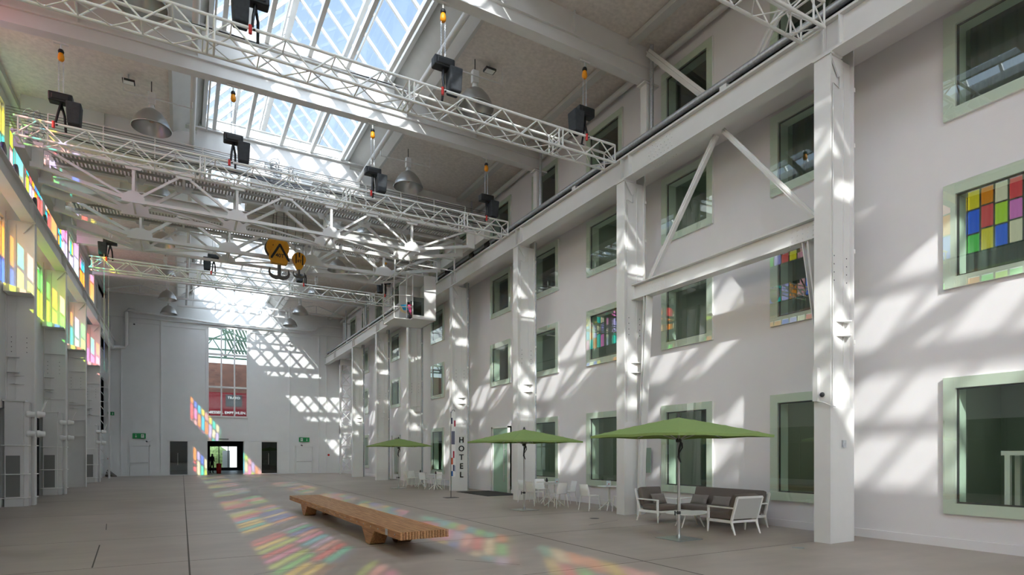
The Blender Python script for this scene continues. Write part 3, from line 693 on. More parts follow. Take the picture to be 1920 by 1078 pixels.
# door leaves
def plain_door(x0, x1, name, lb):
    t = empty(name, ((x0+x1)/2, YB-.04, 0), label=lb, cat='door', kind='structure'); W2 = (x1-x0)/2
    fr = MB(); fr.box(-W2-.07, -W2, -.04, .04, 0, 2.36); fr.box(W2, W2+.07, -.04, .04, 0, 2.36); fr.box(-W2-.07, W2+.07, -.04, .04, 2.28, 2.36); fr.build('door_frame', M['wallg'], t)
    lf = MB().box(-W2+.02, W2-.02, -.02, .04, .02, 2.26).build('door_leaf', M['wallg'], t, bevel=.006)
    h_ = MB(); h_.tube((-W2+.1, -.12, 1.02), (W2-.1, -.12, 1.02), .022, 8); h_.tube((-W2+.1, -.12, 1.02), (-W2+.1, 0, 1.02), .03, 8); h_.tube((W2-.1, -.12, 1.02), (W2-.1, 0, 1.02), .03, 8); h_.build('push_bar', M['poleal'], lf)
plain_door(-3.45, -2.18, 'door_3', 'plain white escape door with push bar left in the back wall')
plain_door(8.46, 9.8, 'door_4', 'plain white escape door with push bar right in the back wall')
for n, (x0, x1) in enumerate(((-.85, .42), (5.74, 7.02))):
    t = empty('door_%d' % (n+5), (x0, YB+.05, 0), label='dark glass door %s of the open passage in the back wall' % ('left' if n == 0 else 'right'), cat='door', kind='structure')
    fr = MB(); W_ = x1-x0
    for x in (0, W_): fr.box(x-.04, x+.04, -.08, .06, 0, 2.7)
    fr.box(0, W_, -.08, .06, 2.66, 2.72); fr.box(0, W_, -.08, .06, 0, .07); fr.build('door_frame', M['steel'], t)
    MB().box(.04, W_-.04, 0, .006, .07, 2.66).build('glass_pane', M['glassd'], t)
    m = MB(); m.tube((W_*.45, -.06, .8), (W_*.45, -.06, 1.75), .015, 8); m.build('door_handle', M['poleal'], t)
for n, (x0, x1) in enumerate(((.42, 1.74), (4.45, 5.72))):
    t = empty('door_%d' % (n+7), (x0, YB-.1, 0), label='white sliding door leaf %s of the open passage' % ('left' if n == 0 else 'right'), cat='door', kind='structure')
    MB().box(0, x1-x0, 0, .05, .01, 2.7).build('door_leaf', M['wallg'], t, bevel=.005)
m = MB(); m.box(2.6, 3.3, YB-.12, YB-.07, 2.84, 2.9) ; tag(m.build('door_sensor', M['dark']), 'small dark sensor bar above the open passage', 'sensor')
# passage behind
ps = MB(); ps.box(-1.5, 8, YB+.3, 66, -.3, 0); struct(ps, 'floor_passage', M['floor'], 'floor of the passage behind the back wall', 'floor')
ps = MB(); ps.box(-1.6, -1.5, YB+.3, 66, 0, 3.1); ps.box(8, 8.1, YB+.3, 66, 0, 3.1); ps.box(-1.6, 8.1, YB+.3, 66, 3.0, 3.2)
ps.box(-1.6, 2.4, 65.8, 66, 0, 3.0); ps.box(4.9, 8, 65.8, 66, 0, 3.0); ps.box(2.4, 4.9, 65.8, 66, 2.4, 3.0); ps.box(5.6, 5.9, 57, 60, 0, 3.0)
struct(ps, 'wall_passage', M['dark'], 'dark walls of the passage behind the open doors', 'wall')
t = empty('window_%d' % WN[0], (2.4, 65.9, 0), label='glazed outer doors at the far end of the passage', cat='window', kind='structure'); WN[0] += 1
m = MB()
for x in (0, .83, 1.67, 2.5): m.box(x-.04, x+.04, -.05, .05, 0, 2.4)
m.box(0, 2.5, -.05, .05, 0, .3); m.build('window_frame', M['dark'], t); MB().box(0, 2.5, 0, .006, 0, 2.5).build('glass_pane', M['glassw'], t)
m = MB(); m.lathe((3.0, 69.5, 1.18), [(0, -1.2), (.9, -.9), (1.3, 0), (1.1, .9), (.4, 1.4), (0, 1.5)], 14)
M['leaf'] = mat('pale_green_leaves', rgb(128, 148, 92), .9, noise=.5, nscale=5)  # mottled pale green leaf colour
tag(m.build('shrub', M['leaf']), 'green shrub outside beyond the passage doors', 'shrub')
m = MB(); m.box(-4, 12, 66, 74, -.3, -.02); M['pave'] = mat('pale_paving', rgb(190, 184, 172), .9, noise=.1); struct(m, 'floor_outside', M['pave'], 'pale paving outside the passage', 'paving')
# pink and white pop-up banner outside
m = MB(); m.box(3.6, 4.3, 66.8, 66.86, 0, 2.0); tag(m.build('pavement_banner', M['white']), 'white banner standing outside the passage doors', 'banner')
t = empty('litter_bin', (2.75, 56.2, 0), label='small red bin standing inside the open passage', cat='bin')
MB().lathe((0, 0, 0), [(0, 0), (.17, .01), (.2, .8), (.17, .8), (.16, .05)], 16).build('bin_body', M['red'], t)
MB().lathe((0, 0, .8), [(.21, 0), (.21, .04), (0, .08)], 16).build('lid', M['red'], t)
# hall beyond the tall window
m = MB(); m.box(-8, 14, 62, 62.3, 3.0, 10.2); struct(m, 'wall_brick', M['brick'], 'brown brick wall beyond the tall back window', 'brick wall')
m = MB(); m.box(-3, 11, 61.9, 62, 5.0, 7.45); ob = tag(m.build('red_banner', M['redbanner']), 'wide red banner with pale lettering on the brick wall beyond the tall window', 'banner')
t1 = text('banner_text', 'N. GENIESSEN, EMPFEHLEN.', .34, (3.3, 61.88, 5.55), (pi/2, 0, 0), M['white'], bold=.004); t1.parent = ob; t1.name = 'lettering'
m = MB(); m.box(3.6, 5.0, 61.84, 61.9, 6.15, 7.25); p_ = m.build('dark_square', M['dark'], ob)
t2 = text('lettering', 'TRAFO', .34, (4.3, 61.82, 6.95), (pi/2, 0, 0), M['white'], ob, bold=.004); t3 = text('lettering', 'KULTUR\nUND MEHR', .17, (4.3, 61.82, 6.5), (pi/2, 0, 0), M['white'], ob)
t3b = bpy.data.objects.remove(t3)
m = MB(); m.box(-8, 14, 59.5, 62, 4.0, 4.7); struct(m, 'trim_8', M['greensteel'], 'green ledge under the red banner', 'ledge')
t = empty('roof_truss', (3.3, 57, 0), label='green steel truss of the hall beyond the tall back window', cat='roof truss')
m = MB()
for z in (10.0, 10.7, 11.6): m.bar((-6, 0, z), (8, 0, z), .12, .14)
for x in range(-6, 8, 2): m.bar((x, 0, 10.0), (x+1, 0, 11.6), .08); m.bar((x+1, 0, 11.6), (x+2, 0, 10.0), .08); m.bar((x, 0, 10), (x, 0, 13.6), .1)
m.bar((-6, 0, 14.5), (6, 0, 10.2), .14); m.bar((-4, 1, 10.2), (5, 1, 14.8), .1)
m.build('truss_frame', M['greensteel'], t)
m = MB()
for i in range(24): m.bar((4.2+i*.28, 60.8, 11.0), (1.6+i*.28, 56, 15.5), .14, .05)
tag(m.build('corrugated_roof', M['greensteel']), 'ribbed green roof of the hall beyond the tall back window', 'roof')
# signs on the back wall
def exit_sign(x, z, w_, h_, mirror, lb, y=YB-.1, rot=0):
    t = empty('exit_sign', (x, y, z), rot, label=lb, cat='exit sign', group='green exit signs')
    MB().box(-w_/2, w_/2, 0, .05, 0, h_).build('sign_box', M['exit'], t)
    s_ = -1 if mirror else 1
    a = MB(); u = h_*.8; cx = -s_*w_*.25; zc = h_/2
    a.prism([(cx-.04*u, zc+.42*u), (cx+.04*u, zc+.42*u), (cx+.04*u, zc-.05*u), (cx+.2*u, zc-.05*u), (cx, zc-.42*u), (cx-.2*u, zc-.05*u), (cx-.04*u, zc-.05*u)], -.006, 0)
    a.build('arrow', M['white'], t)
    b = MB(); cx = s_*w_*.25; b.box(cx-.3*u, cx+.3*u, -.005, 0, zc-.42*u, zc+.42*u); b.build('doorway_symbol', M['white'], t)
    r_ = MB(); y_ = -.009
    r_.lathe((cx+.06*u, y_, zc+.27*u), [(0, 0), (.07*u, 0)], 10, axis='y')
    for p, q in (((.03, .18), (-.05, -.05)), ((-.05, -.05), (.12, -.15)), ((.12, -.15), (.08, -.34)), ((-.05, -.05), (-.1, -.2)), ((-.1, -.2), (-.24, -.24)), ((.03, .16), (.2, .05)), ((.03, .16), (-.16, .12)), ((-.16, .12), (-.2, 0))):
        r_.bar((cx+p[0]*u, y_, zc+p[1]*u), (cx+q[0]*u, y_, zc+q[1]*u), .06*u, .002, (0,1,0))
    r_.build('running_figure', M['exit'], t)
exit_sign(-2.82, 2.84, .85, .4, False, 'green exit sign above the left escape door')
exit_sign(9.15, 2.70, .85, .38, True, 'green exit sign above the right escape door')
exit_sign(-4.6, 4.55, .4, .26, True, 'small green exit sign at the left end of the back wall')
m = MB(); m.box(-4.82, -4.66, YB-.06, YB, 1.28, 1.42); tag(m.build('fire_alarm', M['red']), 'small red fire alarm box left on the back wall', 'alarm')
m = MB(); m.lathe((11.2, YB-.05, 1.58), [(0, 0), (.09, 0), (.09, .05)], 16, axis='y'); tag(m.build('fire_sign', M['red']), 'small round red sign right on the back wall', 'sign')
for x, z in ((-2.1, 2.72), (9.1, 2.5), (-2.9, 11.5), (8.1, 11.2)):
    t = empty('wall_camera', (x, YB-.06, z), label='small white camera arm %s' % ('above the left escape door' if x == -2.1 else 'above the right escape door' if x == 9.1 else 'high on the left of the back wall' if x < 0 else 'high on the right of the back wall'), cat='camera')
    MB().tube((0, 0, 0), (-.25, -.3, -.08), .02, 6).build('arm', M['steel'], t); MB().tube((-.25, -.3, -.08), (-.2, -.5, -.12), .05, 8).build('camera_head', M['dark'], t)
m = MB(); m.path([(-4.85, 52.6, .02), (-4.7, 52.5, .35), (-4.5, 52.4, .15), (-4.2, 52.3, .02)], [.1, .2, .16, .05], 8)
tag(m.build('dust_sheet', M['taupe2']), 'small crumpled grey sheet in the back left corner', 'cloth')

# ------------------------------------------------------------------ lighting trusses
def truss(y, x0, x1, z0, label):
    S = .48; t = empty('lighting_truss', (0, y, z0), label=label, cat='truss', group='white lighting trusses')
    for yy in (-S/2, S/2):
        for z in (0, S): MB().tube((x0, yy, z), (x1, yy, z), .032, 8).build('chord', M['alu'], t)
    P = 1.0; n = max(2, int(round((x1-x0)/P))); P = (x1-x0)/n
    b = MB()
    for i in range(n):
        a = x0+i*P
        for yy in (-S/2, S/2):
            b.tube((a, yy, 0), (a+P/2, yy, S), .018, 6); b.tube((a+P/2, yy, S), (a+P, yy, 0), .018, 6)
        b.tube((a+P/2, -S/2, S), (a+P/2, S/2, S), .014, 6); b.tube((a, -S/2, 0), (a, S/2, 0), .014, 6)
        b.tube((a, -S/2, 0), (a+P/2, S/2, 0), .012, 6); b.tube((a+P/2, S/2, 0), (a+P, -S/2, 0), .012, 6)
    b.build('bracing', M['alu'], t)
    x = x0+.1; js = []
    while x < x1: js.append(x); x += 4.1
    js += [x1]
    for x in js:
        j_ = MB()
        for dx in ((-.06, .06) if x0+1 < x < x1-.5 else (0,)):
            for yy in (-S/2, S/2): j_.tube((x+dx, yy, 0), (x+dx, yy, S), .022, 6)
            for z in (0, S): j_.tube((x+dx, -S/2, z), (x+dx, S/2, z), .022, 6)
        j_.tube((x, -S/2, 0), (x, S/2, S), .012, 6)
        j_.build('joint_frame', M['alu'], t)
    return t
truss(7.15, 2.0, 10.62, 9.8, 'white lighting truss crossing the top right corner of the picture')
truss(13.2, -3.7, 10.5, 9.8, 'nearest full white lighting truss, from the top left down to the right girder')
truss(19.2, -3.68, 10.4, 9.7, 'middle white lighting truss passing just in front of the crane')
truss(31.35, -3.5, 10.05, 9.75, 'farthest white lighting truss, beyond the crane hooks')
m = MB(); pts = [(x, 13.44, 10.31+.03*math.sin(x*2)) for x in [-3+.4*i for i in range(33)]]; m.path(pts, .012, 5)
tag(m.build('power_cable', M['black']), 'thin black cable lying along the nearest full lighting truss', 'cable')
m = MB(); pts = [(x, 19.44, 10.12-.12*math.sin((x+3)*.8)**2) for x in [-3+.4*i for i in range(33)]]; m.path(pts, .013, 5)
tag(m.build('power_cable', M['black']), 'sagging black cable along the middle lighting truss', 'cable')

# chain hoists
def hoist(x, y, ztr, side, zb=12.5, label='', first=[None]):
    L = zb-ztr; t = empty('chain_hoist', (x, y, ztr), label=label, cat='chain hoist', group='black chain hoists above the trusses')
    m = MB(); m.box(-.16, .16, -.03, .03, L-.06, L-.02); m.tube((0, 0, L-.2), (0, 0, L-.04), .02, 6); m.build('beam_clamp', M['steel2'], t)
    m = MB(); m.lathe((0, 0, L-.25), [(0, -.06), (.06, -.04), (.07, 0), (.05, .05), (0, .07)], 12); m.build('swivel', M['black'], t)
    m = MB(); m.lathe((0, 0, L-.48), [(0, -.02), (.05, -.01), (.075, .04), (.07, .12), (.045, .2), (0, .21)], 12); m.build('load_hook_block', M['orange'], t)
    for dx in (-.05, .05):
        ch = MB(); z = L-.5; q = 0
        while z > 1.08-.25:
            a = Vector((.012, 0, 0)) if q % 2 else Vector((0, .012, 0))
            ch.tube(Vector((dx, 0, z))+a, Vector((dx, 0, z-.035))+a, .005, 4); ch.tube(Vector((dx, 0, z))-a, Vector((dx, 0, z-.035))-a, .005, 4); z -= .032; q += 1
        ch.build('chain', M['galv'], t)
    b = MB(); b.box(-.26*1, .26, -.13, .13, .66, .9); b.box(-.2, .2, -.15, .15, .7, .86); b.build('motor_body', M['black'], t, bevel=.03)
    bg_ = MB(); xb = side*.28; bg_.hexa([(xb-.14, -.16, .15), (xb+.14, -.16, .15), (xb+.14, .16, .15), (xb-.14, .16, .15), (xb-.17, -.18, .72), (xb+.17, -.18, .72), (xb+.17, .18, .72), (xb-.17, .18, .72)])
    bg_.build('chain_bag', M['bagcloth'], t, bevel=.03)
    s = MB(); s.path([(0, -.02, .66), (-.05, -.1, .35), (-.08, -.24, .04), (-.05, -.27, -.03)], .03, 6); s.path([(0, .02, .66), (.06, .1, .4), (.07, .24, .04)], .03, 6); s.tube((0, 0, .7), (0, 0, .5), .04, 8)
    sl_ = s.build('sling', M['black'], t)
    r = MB(); r.tube((-.12, -.26, -.12), (-.12, -.26, .05), .035, 8); r.build('connector', M['red'], sl_)
    return t
HX = (-2.75, 1.32, 5.47, 9.64)
nm = ['leftmost', 'second from the left', 'second from the right', 'rightmost']
for i, x in enumerate(HX):
    if i: hoist(x, 13.2, 10.28, -1 if i in (1, 3) else 1, 12.57 if i != 3 else 12.5, 'black chain hoist with grey bag, %s above the nearest full truss' % nm[i])
    hoist(x, 19.2, 10.18, 1, 12.57 if i in (1, 2) else 12.45, 'black chain hoist with grey bag, %s above the middle truss' % nm[i])
    hoist(x, 31.35, 10.23, -1, 12.57 if i in (1, 2) else 12.45, 'black chain hoist, %s above the farthest truss' % nm[i])

# ------------------------------------------------------------------ pendant dome lamps
def lamp(x, y, label, src=None):
    if src: return copy_tree(src, (x, y, 12.15), label=label)
    t = empty('dome_lamp', (x, y, 12.15), label=label, cat='pendant lamp', group='aluminium dome lamps')
    prof = [(.56, 0), (.55, .05), (.51, .18), (.43, .34), (.30, .50), (.16, .60), (.10, .64)]
    m = MB(); m.lathe((0, 0, 0), prof+[(r-.012, z-.004) for r, z in reversed(prof)], 36); m.lathe((0, 0, 0), [(.56, 0), (.575, .01), (.575, .03), (.55, .04)], 36); m.build('shade', M['lampalu'], t)
    m = MB(); m.lathe((0, 0, .62), [(.09, 0), (.1, .05), (.07, .16), (0, .16)], 16); m.build('neck', M['alu'], t)
    m = MB(); m.box(-.10, .10, -.08, .08, .78, 1.15); m.build('ballast_box', M['steel'], t, bevel=.008)
    m = MB(); m.tube((0, 0, 1.15), (0, 0, 1.52), .015, 6); m.tube((.1, 0, .5), (.06, 0, 1.1), .006, 4); m.build('hanger', M['dark'], t)
    m = MB(); m.lathe((0, 0, .2), [(0, 0), (.06, .02), (.08, .1), (.05, .3), (0, .38)], 14); m.build('bulb', mat('frosted_bulb', rgb(200, 180, 160), .3), t)
    return t
LB = {16.2: 'nearest', 22.25: 'second', 28.3: 'third', 34.35: 'fourth', 40.4: 'fifth', 46.45: 'sixth', 51.2: 'last'}
src = None
for y, n_ in LB.items():
    a = lamp(7.75, y, 'aluminium dome lamp hanging under the right ceiling half, %s from the camera' % n_, src); src = src or a
    lamp(-.85, y, 'aluminium dome lamp hanging under the left ceiling half, %s from the camera' % n_, src)
m = MB(); m.box(9.75, 9.9, 8.6, 11.9, 13.54, 13.59); tag(m.build('slot_light', M['dark']), 'long narrow dark slot light in the ceiling at the top right', 'ceiling light')
m = MB()
for dx in (0, .16): m.tube((-2.95+dx, 31.1, 10.4), (-2.95+dx, 31.1, 5.4), .008, 5)
m.path([(-2.95, 31.1, 5.4), (-2.87, 31.1, 5.28), (-2.79, 31.1, 5.4)], .008, 5); tag(m.build('hand_chain', M['galv']), 'long thin hanging loop of chain at the left end of the farthest truss', 'chain')
# flood lights
for x, y, lb in ((8.25, 16.2, 'small rectangular floodlight on the ceiling beside the nearest right dome lamp'), (-1.47, 22.25, 'small rectangular floodlight on the ceiling beside the second left dome lamp')):
    t = empty('floodlight', (x, y, 13.45), label=lb, cat='floodlight')
    MB().box(-.17, .17, -.12, .12, 0, .06).build('housing', M['dark'], t); MB().box(-.14, .14, -.1, .1, -.005, 0).build('glass_front', M['white'], t); MB().tube((0, 0, .06), (0, 0, .19 if x > 0 else .26), .02, 6).build('bracket', M['galv'], t)
# thin pipes beside the skylight
m = MB(); m.tube((CX1-.6, Y0, 13.35), (CX1-.6, YB, 13.35), .09, 10); tag(m.build('roof_pipe', M['steel']), 'white pipe running along the right edge of the skylight', 'pipe')
m = MB(); m.tube((.33, Y0, 13.35), (.33, YB, 13.35), .09, 10); tag(m.build('roof_pipe', M['steel']), 'white pipe running along the left edge of the skylight', 'pipe')
for k in range(0, 7):
    for x0_, x1_, sd in ((6.6, 8.6, 'right'), (.3, -1.6, 'left')):
        m = MB(); y = YK(k)+2.9; m.tube((x0_, y, 13.35), (x0_, y, 13.05), .02, 6); m.tube((x0_, y, 13.05), (x1_, y, 13.08), .02, 6); m.tube((x1_, y, 13.08), (x1_, y, 13.6), .012, 6)
        tag(m.build('sprinkler_branch', M['steel']), 'thin white branch pipe at the %s skylight edge, %s bay from the camera' % (sd, ORD[k]), 'pipe', 'sprinkler branch pipes')

# ------------------------------------------------------------------ travelling crane
t = crane = empty('overhead_crane', (0, 0, 0), label='large white overhead travelling crane spanning the hall', cat='crane')
XB = [-1.34, 1.65, 4.79, 7.88]; XT = [.06, 3.23, 6.3]; ZB, ZT = 9.72, 10.85; XE0, XE1 = -3.9, 10.5
def crane_truss(y, heavy):
    m = MB(); w_ = .14 if heavy else .09
    # bottom chord polyline
    pts = [(XE0, 10.3)]+[(x, ZB) for x in XB]+[(XE1, 10.3)]
    for a, b_ in zip(pts[:-1], pts[1:]): m.bar((a[0], y, a[1]), (b_[0], y, b_[1]), w_, .13 if heavy else .1)
    m.bar((XE0, y, 10.85), (XE1, y, 10.85), w_, .12)
    xs = [XE0+.3, XB[0], XT[0], XB[1], XT[1], XB[2], XT[2], XB[3], XE1-.3]
    for i, (a, b_) in enumerate(zip(xs[:-1], xs[1:])):
        za = ZB if a in XB else ZT; zb_ = ZB if b_ in XB else ZT
        m.bar((a, y, za), (b_, y, zb_), .07 if not heavy else .1, .07 if not heavy else .1)
    for x in XB: m.bar((x, y, ZB), (x, y, ZT), .08)
    m.build('truss_frame', M['steel'], crane)
    for x in XB: MB().prism([(x-.32, ZB-.07), (x+.32, ZB-.07), (x+.3, ZB+.14), (x+.1, ZB+.3), (x-.1, ZB+.3), (x-.3, ZB+.14)] if not heavy else [(x-.42, ZB-.07), (x+.42, ZB-.07), (x+.36, ZB+.2), (x+.12, ZB+.34), (x-.12, ZB+.34), (x-.36, ZB+.2)], y-.02-w_/2, y+.02-w_/2).build('gusset_plate', M['steel'], crane)
    for x in XT+[XB[0], XB[1], XB[2], XB[3]]: MB().prism([(x-.3, ZT+.06), (x+.3, ZT+.06), (x+.2, ZT-.16), (x-.2, ZT-.16)], y-.02-w_/2, y+.02-w_/2).build('gusset_plate', M['steel'], crane)
    MB().box(XE0-.02, XE0+.3, y-.06, y+.06, 10.2, 10.95).build('end_plate', M['steel'], crane); MB().box(XE1-.25, XE1+.08, y-.06, y+.06, 10.2, 10.95).build('end_plate', M['steel'], crane)
for y, hv in ((22.2, False), (23.4, True), (25.9, True), (27.4, False)): crane_truss(y, hv)
# main plate girder under the runway of the trolley
for y in (23.5, 25.8):
    m = MB(); m.box(-3.9, 10.5, y-.02, y+.02, 10.9, 11.3); m.box(-3.9, 10.5, y-.14, y+.14, 11.3, 11.34); m.box(-3.9, 10.5, y-.14, y+.14, 10.87, 10.9); m.build('trolley_girder', M['steel2'], crane)
for ya_, yb_ in ((22.25, 23.35), (25.95, 27.35)):
    m = MB(); x = -3.5
    while x < 10.2: m.box(x, x+.05, ya_, yb_, 10.93, 10.97); x += .105
    for yy in (ya_, (ya_+yb_)/2, yb_): m.box(-3.5, 10.2, yy-.03, yy+.03, 10.86, 10.93)
    tag(m.build('walkway_grating', M['grating'], crane), kind='stuff')
def cbr(a, b_, w_): MB().bar(a, b_, w_).build('cross_brace', M['steel'], crane)
for x in XB+XT:
    cbr((x, 22.2, ZT), (x, 23.4, ZT), .08); cbr((x, 25.9, ZT), (x, 27.4, ZT), .08)
for x in XB: cbr((x, 22.2, ZB), (x, 23.4, ZB), .06); cbr((x, 25.9, ZB), (x, 27.4, ZB), .06); cbr((x, 22.2, ZB), (x, 23.4, ZT), .05)
for a, b_ in zip(XB[:-1], XB[1:]): cbr((a, 22.2, ZB), (b_, 23.4, ZB), .05); cbr((a, 27.4, ZB), (b_, 25.9, ZB), .05)
for x in (-4.0, 10.72):
    m = MB(); m.box(x-.13, x+.13, 21.3, 28.4, 10.35, 10.8); m.box(x-.2, x+.2, 21.3, 28.4, 10.78, 10.84); m.build('end_carriage', M['steel2'], crane)
    for y in (21.9, 23.4, 26.1, 27.8):
        m = MB(); xx = 11.03 if x > 0 else -4.47; m.lathe((xx-.04, y, 10.42), [(0, 0), (.2, 0), (.22, .02), (.22, .08), (0, .08)], 20, axis='x'); m.build('wheel', M['dark'], crane)
# trolley
m = MB(); m.box(2.2, 5.2, 23.3, 26.0, 11.42, 11.58); m.box(2.2, 5.2, 23.4, 23.7, 11.36, 11.75); m.box(2.2, 5.2, 25.6, 25.9, 11.36, 11.75); m.build('trolley_frame', M['steel2'], crane)
m = MB(); m.tube((2.4, 24.4, 11.95), (4.4, 24.4, 11.95), .34, 20); m.tube((4.5, 24.9, 11.85), (5.1, 24.9, 11.85), .24, 16); m.build('winding_drum', M['dark'], crane)
for q in ((2.5, 3.0, 25.1, 25.6, 11.58, 12.1), (4.4, 5.0, 23.6, 24.2, 11.58, 12.2), (3.4, 4.1, 25.2, 25.7, 11.58, 12.0)): MB().box(*q).build('motor_housing', M['grating'], crane, bevel=.03)
m = MB()
for y in (22.25, 27.35):
    for z in (11.4, 11.9): m.tube((-3.5, y, z), (10.2, y, z), .018, 6)
    for i in range(11): m.tube((-3.5+1.37*i, y, 10.97), (-3.5+1.37*i, y, 11.9), .018, 6)
m.build('handrail', M['steel'], crane)
# rounded duct ends seen above the left girder
m = MB(); m.path([(-3.9, 23.9, 10.2), (-3.3, 23.9, 10.1), (-2.6, 23.9, 10.15), (-2.0, 23.9, 10.3)], .16, 12); m.build('cable_duct', M['steel2'], crane)
# inspection basket at the right
m = MB()
for (x, y) in ((8.3, 23.6), (8.3, 25.6), (10.3, 25.6), (10.3, 23.6)):
    m.bar((x, y, 9.62), (x, y, 10.6), .05)
for z in (9.62, 10.1, 10.6):
    m.bar((8.3, 23.6, z), (10.3, 23.6, z), .04); m.bar((8.3, 25.6, z), (10.3, 25.6, z), .04); m.bar((8.3, 23.6, z), (8.3, 25.6, z), .04)
m.build('ladder_cage', M['steel'], crane)
# operator cabin
cab = empty('operator_cabin', (9.4, 24.8, 7.65)); cab.parent = crane
def cb(m, n, ma, **k): return m.build(n, M[ma], cab, **k)
m = MB(); m.box(-.55, .52, 0, 1.9, 0, .05); m.box(.48, .52, 0, 1.9, 0, 1.95); m.box(-.03, .52, -.02, .02, .0, 1.95); m.box(-.55, .52, 0, 1.9, 1.92, 1.97); m.box(-.55, -.03, -.02, .02, 0, .16)
m.box(-.55, .52, 1.86, 1.9, 0, 1.95); cb(m, 'cabin_shell', 'steel')
m = MB(); m.box(-1.3, -.55, .3, 1.9, 0, .04); cb(m, 'balcony_floor', 'steel')
m = MB(); m.box(-.53, -.03, .0, .01, .16, .95); cb(m, 'glass_panel', 'glassd')
m = MB(); m.box(-.53, -.03, .35, .45, .16, .85); cb(m, 'control_desk', 'dark'); m = MB(); m.box(-.45, -.1, .8, 1.2, .05, .5); m.box(-.45, -.1, 1.15, 1.2, .5, 1.0); cb(m, 'driver_seat', 'dark')
m = MB()
for p in ((-.56, 0), (-1.3, .3), (-1.3, 1.85), (-.8, .1)):
    m.bar((p[0], p[1], .02), (p[0], p[1], 1.95), .035)
for z in (.5, 1.0, 1.93): m.bar((-.56, 0, z), (-1.3, .3, z), .03); m.bar((-1.3, .3, z), (-1.3, 1.85, z), .03)
cb(m, 'balcony_rail', 'steel2')
for (x, c) in ((-1.05, 0), (-.85, 1)):
    pass
m = MB(); m.cur = 0; m.prism([(-1.0, .62), (-.72, .66), (-.62, .42), (-.86, .4)], .34, .35); m.cur = 1; m.prism([(-.68, .66), (-.5, .7), (-.5, .2), (-.62, .4)], .34, .35); m.cur = 2; m.prism([(-1.02, .58), (-.9, .4), (-.6, .22), (-1.0, .34)], .34, .35)
m.build('colour_flags', None, cab, mats=[mat('cyan_sheet', rgb(40, 170, 214), .6), mat('pink_sheet', rgb(226, 90, 140), .6), mat('cream_sheet', rgb(224, 206, 150), .6)])

# conductor wires & coiled cable bundles
for i in range(8):
    z = 12.12-.085*i; m = MB(); pts = [(-4.6+16*j_/12, 22.8, z-.04*math.sin(pi*j_/12)) for j_ in range(13)]; m.path(pts, .009, 4)
    tag(m.build('conductor_wire', M['dark']), 'thin taut grey wire above the crane, %s of the eight from the top' % ORD[i].replace('nearest', 'first'), 'wire', 'parallel wires above the crane')
rn = random.Random(5)
for cx, zc, w_, h_, lb in ((-4.0, 11.55, .35, 1.0, 'curly bundle of thin cable at the left end of the crane wires'), (3.25, 11.75, .75, .75, 'curly bundle of thin cable at the middle of the crane wires'), (10.2, 11.3, .5, .8, 'curly bundle of thin cable at the right end of the crane wires')):
    m = MB()
    for q in range(9):
        ox, oz = rn.uniform(-w_, w_)*.7, rn.uniform(-h_, h_)*.4; r0 = rn.uniform(.08, .17); ph = rn.uniform(0, 6)
        pts = [(cx+ox+r0*cos(a*.7+ph)*1.1, 22.95+.1*sin(a*.9+ph)+.02*q, zc+oz+r0*sin(a*.7+ph)+a*.012) for a in range(30)]
        m.path(pts, .011, 4)
    tag(m.build('cable_bundle', M['galv']), lb, 'cable bundle')

# hook blocks
hb = empty('hook_block', (3.36, 24.9, 8.66), .05, label='large yellow crane hook block marked 40T with double hook', cat='crane hook')
def ring(cx, cz, r, n, a0=0, a1=2*pi): return [(cx+r*cos(a0+(a1-a0)*i/(n-1)), cz+r*sin(a0+(a1-a0)*i/(n-1))) for i in range(n)]
m = MB(); m.prism(ring(-.05, 1.06, .42, 24), -.05, .12); m.build('sheave_cover', M['yellow'], hb)
m = MB(); m.prism([(-.14, 1.32), (.14, 1.32), (.36, .62), (.35, .55), (.22, .40), (-.22, .40), (-.4, .52), (-.4, .66)], -.12, -.05); m.box(-.3, .3, -.05, .2, .42, .7); m.build('side_plate', M['yellow'], hb, bevel=.01)
m = MB(); m.prism(ring(-.12, 1.02, .4, 24), .12, .2); m.build('rear_sheave', M['hook'], hb)
m = MB(); m.prism([(-.03, 1.17), (.03, 1.17), (.0, 1.05), (-.28, .56), (-.34, .56), (-.34, .62)], -.13, -.12); m.prism([(-.03, 1.17), (.03, 1.17), (.37, .58), (.36, .5), (.28, .56), (.0, 1.05)], -.13, -.12); m.build('warning_stripe', M['letter'], hb)
text('lettering', '40T', .2, (0, -.125, .70), (pi/2, 0, 0), M['letter'], hb, depth=.003, bold=.004)
m = MB(); m.lathe((-.22, -.051, 1.1), [(0, 0), (.035, 0), (.035, .03)], 10, axis='y'); m.lathe((.2, -.051, .98), [(0, 0), (.035, 0), (.035, .03)], 10, axis='y'); m.build('bolt', M['letter'], hb)
def dhook(parent, s):
    m = MB(); m.tube((0, 0, .05*s), (0, 0, .5*s), .07*s, 12)
    for sg in (-1, 1):
        pts = [(0, 0, .03*s), (sg*.12*s, 0, .0*s), (sg*.24*s, 0, .03*s), (sg*.33*s, 0, .10*s), (sg*.37*s, 0, .20*s), (sg*.355*s, 0, .30*s), (sg*.33*s, 0, .36*s)]
        m.path(pts, [.075*s, .075*s, .07*s, .06*s, .045*s, .03*s, .012*s], 10)
    return m.build('double_hook', M['hook'], parent)
dhook(hb, 1.0)
for o_ in kids(hb):
    if not o_.name.startswith('double_hook'): o_.location.z += .14
m = MB()
for x in (-.3, -.16, .16, .3): m.tube((x, .05, 1.0), (x*.8, -.3, 2.8), .012, 5)
m.build('wire_rope', M['dark'], hb)
hb = empty('hook_block', (4.12, 25.0, 8.82), .05, label='small yellow crane hook block marked 8T with small double hook', cat='crane hook')
